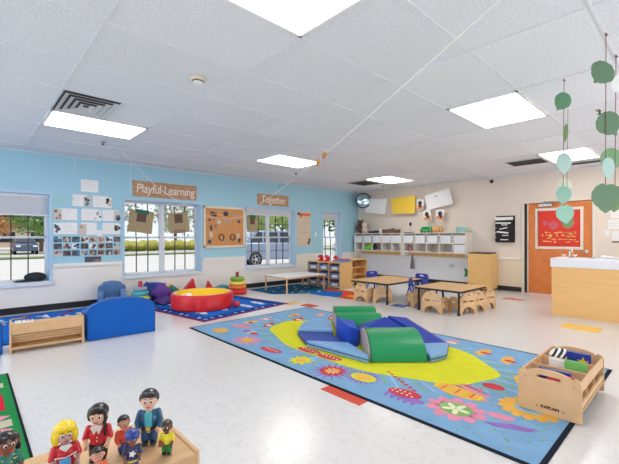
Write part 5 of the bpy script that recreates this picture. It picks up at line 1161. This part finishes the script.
FIG = [((-.925, .152), .125, SK['mauve'], (238, 208, 28), (206, 24, 44), (206, 24, 44), (30, 28, 34), 'blonde toy woman in red top holding a light blue book', 'bob', ex_blonde, True),
 ((-.955, .222), .132, SK['fair'], (22, 20, 26), (214, 36, 54), (24, 22, 26), (24, 22, 26), 'toy woman with black braid, red shirt and white collar', 'long', ex_red, True),
 ((-.850, .196), .085, SK['tan'], (20, 18, 22), (226, 96, 50), (60, 60, 90), (24, 22, 26), 'toy child with black hair standing before the red shirted woman', 'short', None, True),
 ((-.945, .274), .092, SK['tan'], (22, 22, 28), (214, 66, 44), (40, 70, 130), (24, 22, 26), 'toy child in orange red top behind the capped child', 'short', None, 'long'),
 ((-.865, .268), .088, SK['brown'], (30, 26, 34), (40, 44, 92), (50, 70, 150), (24, 22, 26), 'toy child in blue cap and navy shirt with white flower', 'short', ex_cap, True),
 ((-.945, .333), .138, SK['fair'], (22, 24, 30), (30, 92, 132), (34, 78, 128), (20, 24, 30), 'tall toy man in blue jacket, belt and gold buckle', 'side', ex_man, 'long'),
 ((-.872, .348), .082, SK['dark'], (48, 36, 36), (240, 220, 40), (40, 134, 70), (24, 22, 26), 'toy boy in yellow shirt and green shorts by the shelf corner', 'short', ex_ball, True),
 ((-.965, .058), .122, SK['brown'], (22, 22, 30), (28, 128, 120), (28, 128, 120), (24, 22, 26), 'dark haired toy girl in spotted teal top at the left edge', 'tail', ex_green, True)]
offs = (.1, -.25, .1, .35, .0, -.15, -.35, .3)
for f_, of_ in zip(FIG, offs):
    (x, y), H_, skn, hr, shc, lg, sc, lab, hs, ex, slv = f_
    figure((x, y), face_to_cam(x, y, of_), H_, skn, hr, shc, lg, sc, lab, hs, ex, slv)

# ------------------------------------------------------------------ outdoors
GZ = -.3
o_ = struct('ground', MB().box(-160, -90, GZ-.3, XL-.26, 140, GZ), mat('pale_concrete', (206, 202, 198), .9, var=.08, scale=.5), smooth=0)
tag(link('lawn', MB().box(-47, -60, GZ+.001, -33, 120, GZ+.02), mat('lawn_grass', (128, 140, 84), .95, var=.35, scale=1.2), smooth=0), 'mown grass strip beyond the car park', 'lawn'); bpy.data.objects['lawn']['kind'] = 'stuff'
tag(link('far_road', MB().box(-41.5, -60, GZ+.021, -37, 120, GZ+.03), mat('road_grey', (190, 188, 190), .9), smooth=0), 'pale road crossing the grass beyond the windows', 'road')
hq = MB(); rr = random.Random(6)
for k in range(44): hr = rr.uniform(.5, .66); hq.ball((-44+rr.uniform(-.5, .5), 9.5+k*.6, GZ+.03+hr), (.8, .6, hr), 0, 10, 6)
tag(link('hedge', hq, mat('yellow_hedge', (168, 162, 84), .95, var=.3, scale=5)), 'low yellow green hedge beyond the middle window', 'hedge')
def tree(x, y, h, R, c, label, seed, name='tree', dens=1800, trunk=True, cat='tree'):
    rr = random.Random(seed); r = thing(name, label, cat, (x, y, GZ), 0, 'trees across the car park')
    m = mat('foliage_%d_%d_%d' % c, c, .9, var=.4, scale=2.5)
    q = MB()
    for k in range(dens):
        a = rr.uniform(0, 2*PI); b = math.acos(rr.uniform(-1, 1)); rad = R*rr.uniform(.25, 1)**.5*(1+.2*math.sin(3*a+seed))
        p = Vector((rad*math.sin(b)*math.cos(a), rad*math.sin(b)*math.sin(a), h*.62+rad*math.cos(b)*.85)); s_ = R*rr.uniform(.05, .1)
        s_ *= .75; u = Vector((rr.uniform(-1, 1), rr.uniform(-1, 1), rr.uniform(-1, 1))).normalized()*s_; v = u.orthogonal().normalized()*s_
        q.add([p-u, p+v, p+u, p-v], [(0, 1, 2, 3)])
    me = bpy.data.meshes.new('foliage'); me.from_pydata(q.v, [], q.f)
    link('foliage', me, m, r, smooth=0)
    if trunk:
        t_ = MB().rod((0, 0, 0), (0, 0, h*.55), R*.07, 0, 10, R*.04)
        for k in range(6): a = k*1.05; t_.rod((0, 0, h*(.3+.04*k)), (R*.6*math.cos(a), R*.6*math.sin(a), h*(.6+.05*k)), R*.03, 0, 6, R*.01)
        link('trunk', t_, mat('bark', (96, 84, 76), .9), r)
tree(-57, 1.9, 7.4, 3.7, (206, 160, 110), 'autumn tan tree seen through the left window', 1)
tree(-50, 6.0, 7.0, 3.0, (120, 156, 90), 'green tree seen through the left window', 2)
tree(-58, -7.5, 9, 4, (214, 172, 124), 'paler tan tree at the far left beyond the car park', 3)
tree(-52, 13.8, 8, 3.2, (176, 180, 164), 'thin pale tree behind the left artwork of the middle window', 4, dens=500)
tree(-52, 22, 8, 3.4, (160, 170, 146), 'thin grey green tree behind the right artwork of the middle window', 5, dens=650)
tree(-54, 30, 8.5, 4, (130, 160, 90), 'leafy tree right of the middle window view', 6, dens=700)
tree(-31, 22, 7, 2.9, (156, 176, 110), 'light green tree behind the silver car', 7)
tree(-31, 28.5, 7, 2.9, (160, 178, 110), 'bright green tree right of the silver car', 8)
tree(-31, 36, 7, 3.0, (96, 126, 76), 'dark green tree seen through the narrow window', 9)
tree(-60, 52, 10, 5, (110, 140, 84), 'distant green tree beyond the narrow window', 10)
bq = thing('shop_building', 'low pale building across the road behind the left window', 'building', (-78, 2, GZ))
link('walls', MB().box(-3, -14, 0, 3, 14, 3.2), mat('tan_render', (190, 170, 150), .9), bq, smooth=0); link('roof', MB().box(-3.4, -14.4, 3.2, 3.4, 14.4, 3.6), mat('roof_brown', (120, 96, 84), .9), bq, smooth=0)
for k in range(6): link('window_opening', MB().box(3, -12+4.4*k, .8, 3.05, -9.6+4.4*k, 2.4), M_black, bq, smooth=0)
def car(label, loc, rz, c, s_=1.0):
    r = thing('parked_car', label, 'car', loc, rz, 'cars parked outside'); m = mat('car_%d_%d_%d' % c, c, .25, .2, coat=.6)
    prof = [(-2.25, .35), (-2.2, .75), (-2.1, .95), (-1.3, 1.05), (-.55, 1.58), (1.3, 1.62), (2.0, 1.1), (2.2, .95), (2.25, .35)]
    q = MB(); body = [(-2.25, .32), (2.25, .32), (2.22, .95), (1.95, 1.08), (-1.2, 1.06), (-2.1, .92)]
    link('car_body', MB().prism(body, -.85, .85, 'y'), m, r, smooth=30, bevel=.08, seg=3)
    cab = [(-1.2, 1.05), (1.95, 1.07), (1.35, 1.62), (-.45, 1.62)]
    link('cabin', MB().hull([(x, y, z) for x, z, y in [(-1.25, 1.05, -.8), (1.98, 1.05, -.8), (1.98, 1.05, .8), (-1.25, 1.05, .8)]], [(-.45, -.62, 1.62), (1.4, -.62, 1.62), (1.4, .62, 1.62), (-.45, .62, 1.62)]), m, r, smooth=30, bevel=.05, seg=3)
    gl = mat('car_glass', (34, 42, 54), .1, coat=.5)
    for sy in (-1, 1):
        for x0, x1, t0, t1 in ((-.95, .05, -.42, .02), (.15, .95, .15, .9), (1.03, 1.7, 1.0, 1.25)):
            link('side_window', MB().hull([(x0, sy*.795, 1.10), (x1, sy*.795, 1.10), (x1, sy*.77, 1.10), (x0, sy*.77, 1.10)], [(t0, sy*.66, 1.54), (t1, sy*.66, 1.54), (t1, sy*.63, 1.54), (t0, sy*.63, 1.54)]), gl, r, smooth=0)
    link('windscreen', MB().hull([(-1.24, -.7, 1.09), (-1.24, .7, 1.09), (-1.18, .7, 1.09), (-1.18, -.7, 1.09)], [(-.5, -.56, 1.58), (-.5, .56, 1.58), (-.44, .56, 1.58), (-.44, -.56, 1.58)]), gl, r, smooth=0)
    for x in (-1.4, 1.4):
        for sy in (-1, 1):
            wv_ = link('wheel', MB().rod((x, sy*.68, .34), (x, sy*.9, .34), .34, 0, 28), M_black, r, bevel=.03)
            q = MB().rod((x, sy*.9, .34), (x, sy*.915, .34), .07, 0, 16)
            for k in range(5): a = 2*PI*k/5; q.rod((x, sy*.905, .34), (x+.2*math.cos(a), sy*.905, .34+.2*math.sin(a)), .03, 0, 8)
            q.tube([(x+.21*math.cos(2*PI*k/20), sy*.905, .34+.21*math.sin(2*PI*k/20)) for k in range(21)], .016)
            link('hubcap', q, M_metal, wv_)
    for sy in (-.6, .6): link('headlight', MB().box(-2.28, sy-.16, .68, -2.2, sy+.16, .82), M_white, r, bevel=.01)
    r.scale = s_ if hasattr(s_, '__len__') else (s_,)*3
    return r
A = math.atan2(1, .25)
car('silver blue car parked close outside the car window', (-16.4, 12.75, GZ), 1.2+PI, (132, 144, 166), (1, 1, 1.2))
car('dark blue car parked far away seen through the left window', (-43.5, 3.9, GZ+.02), PI, (60, 76, 104))
car('dark car seen through the narrow window beyond the silver one', (-22, 26.5, GZ), .9, (52, 58, 72))
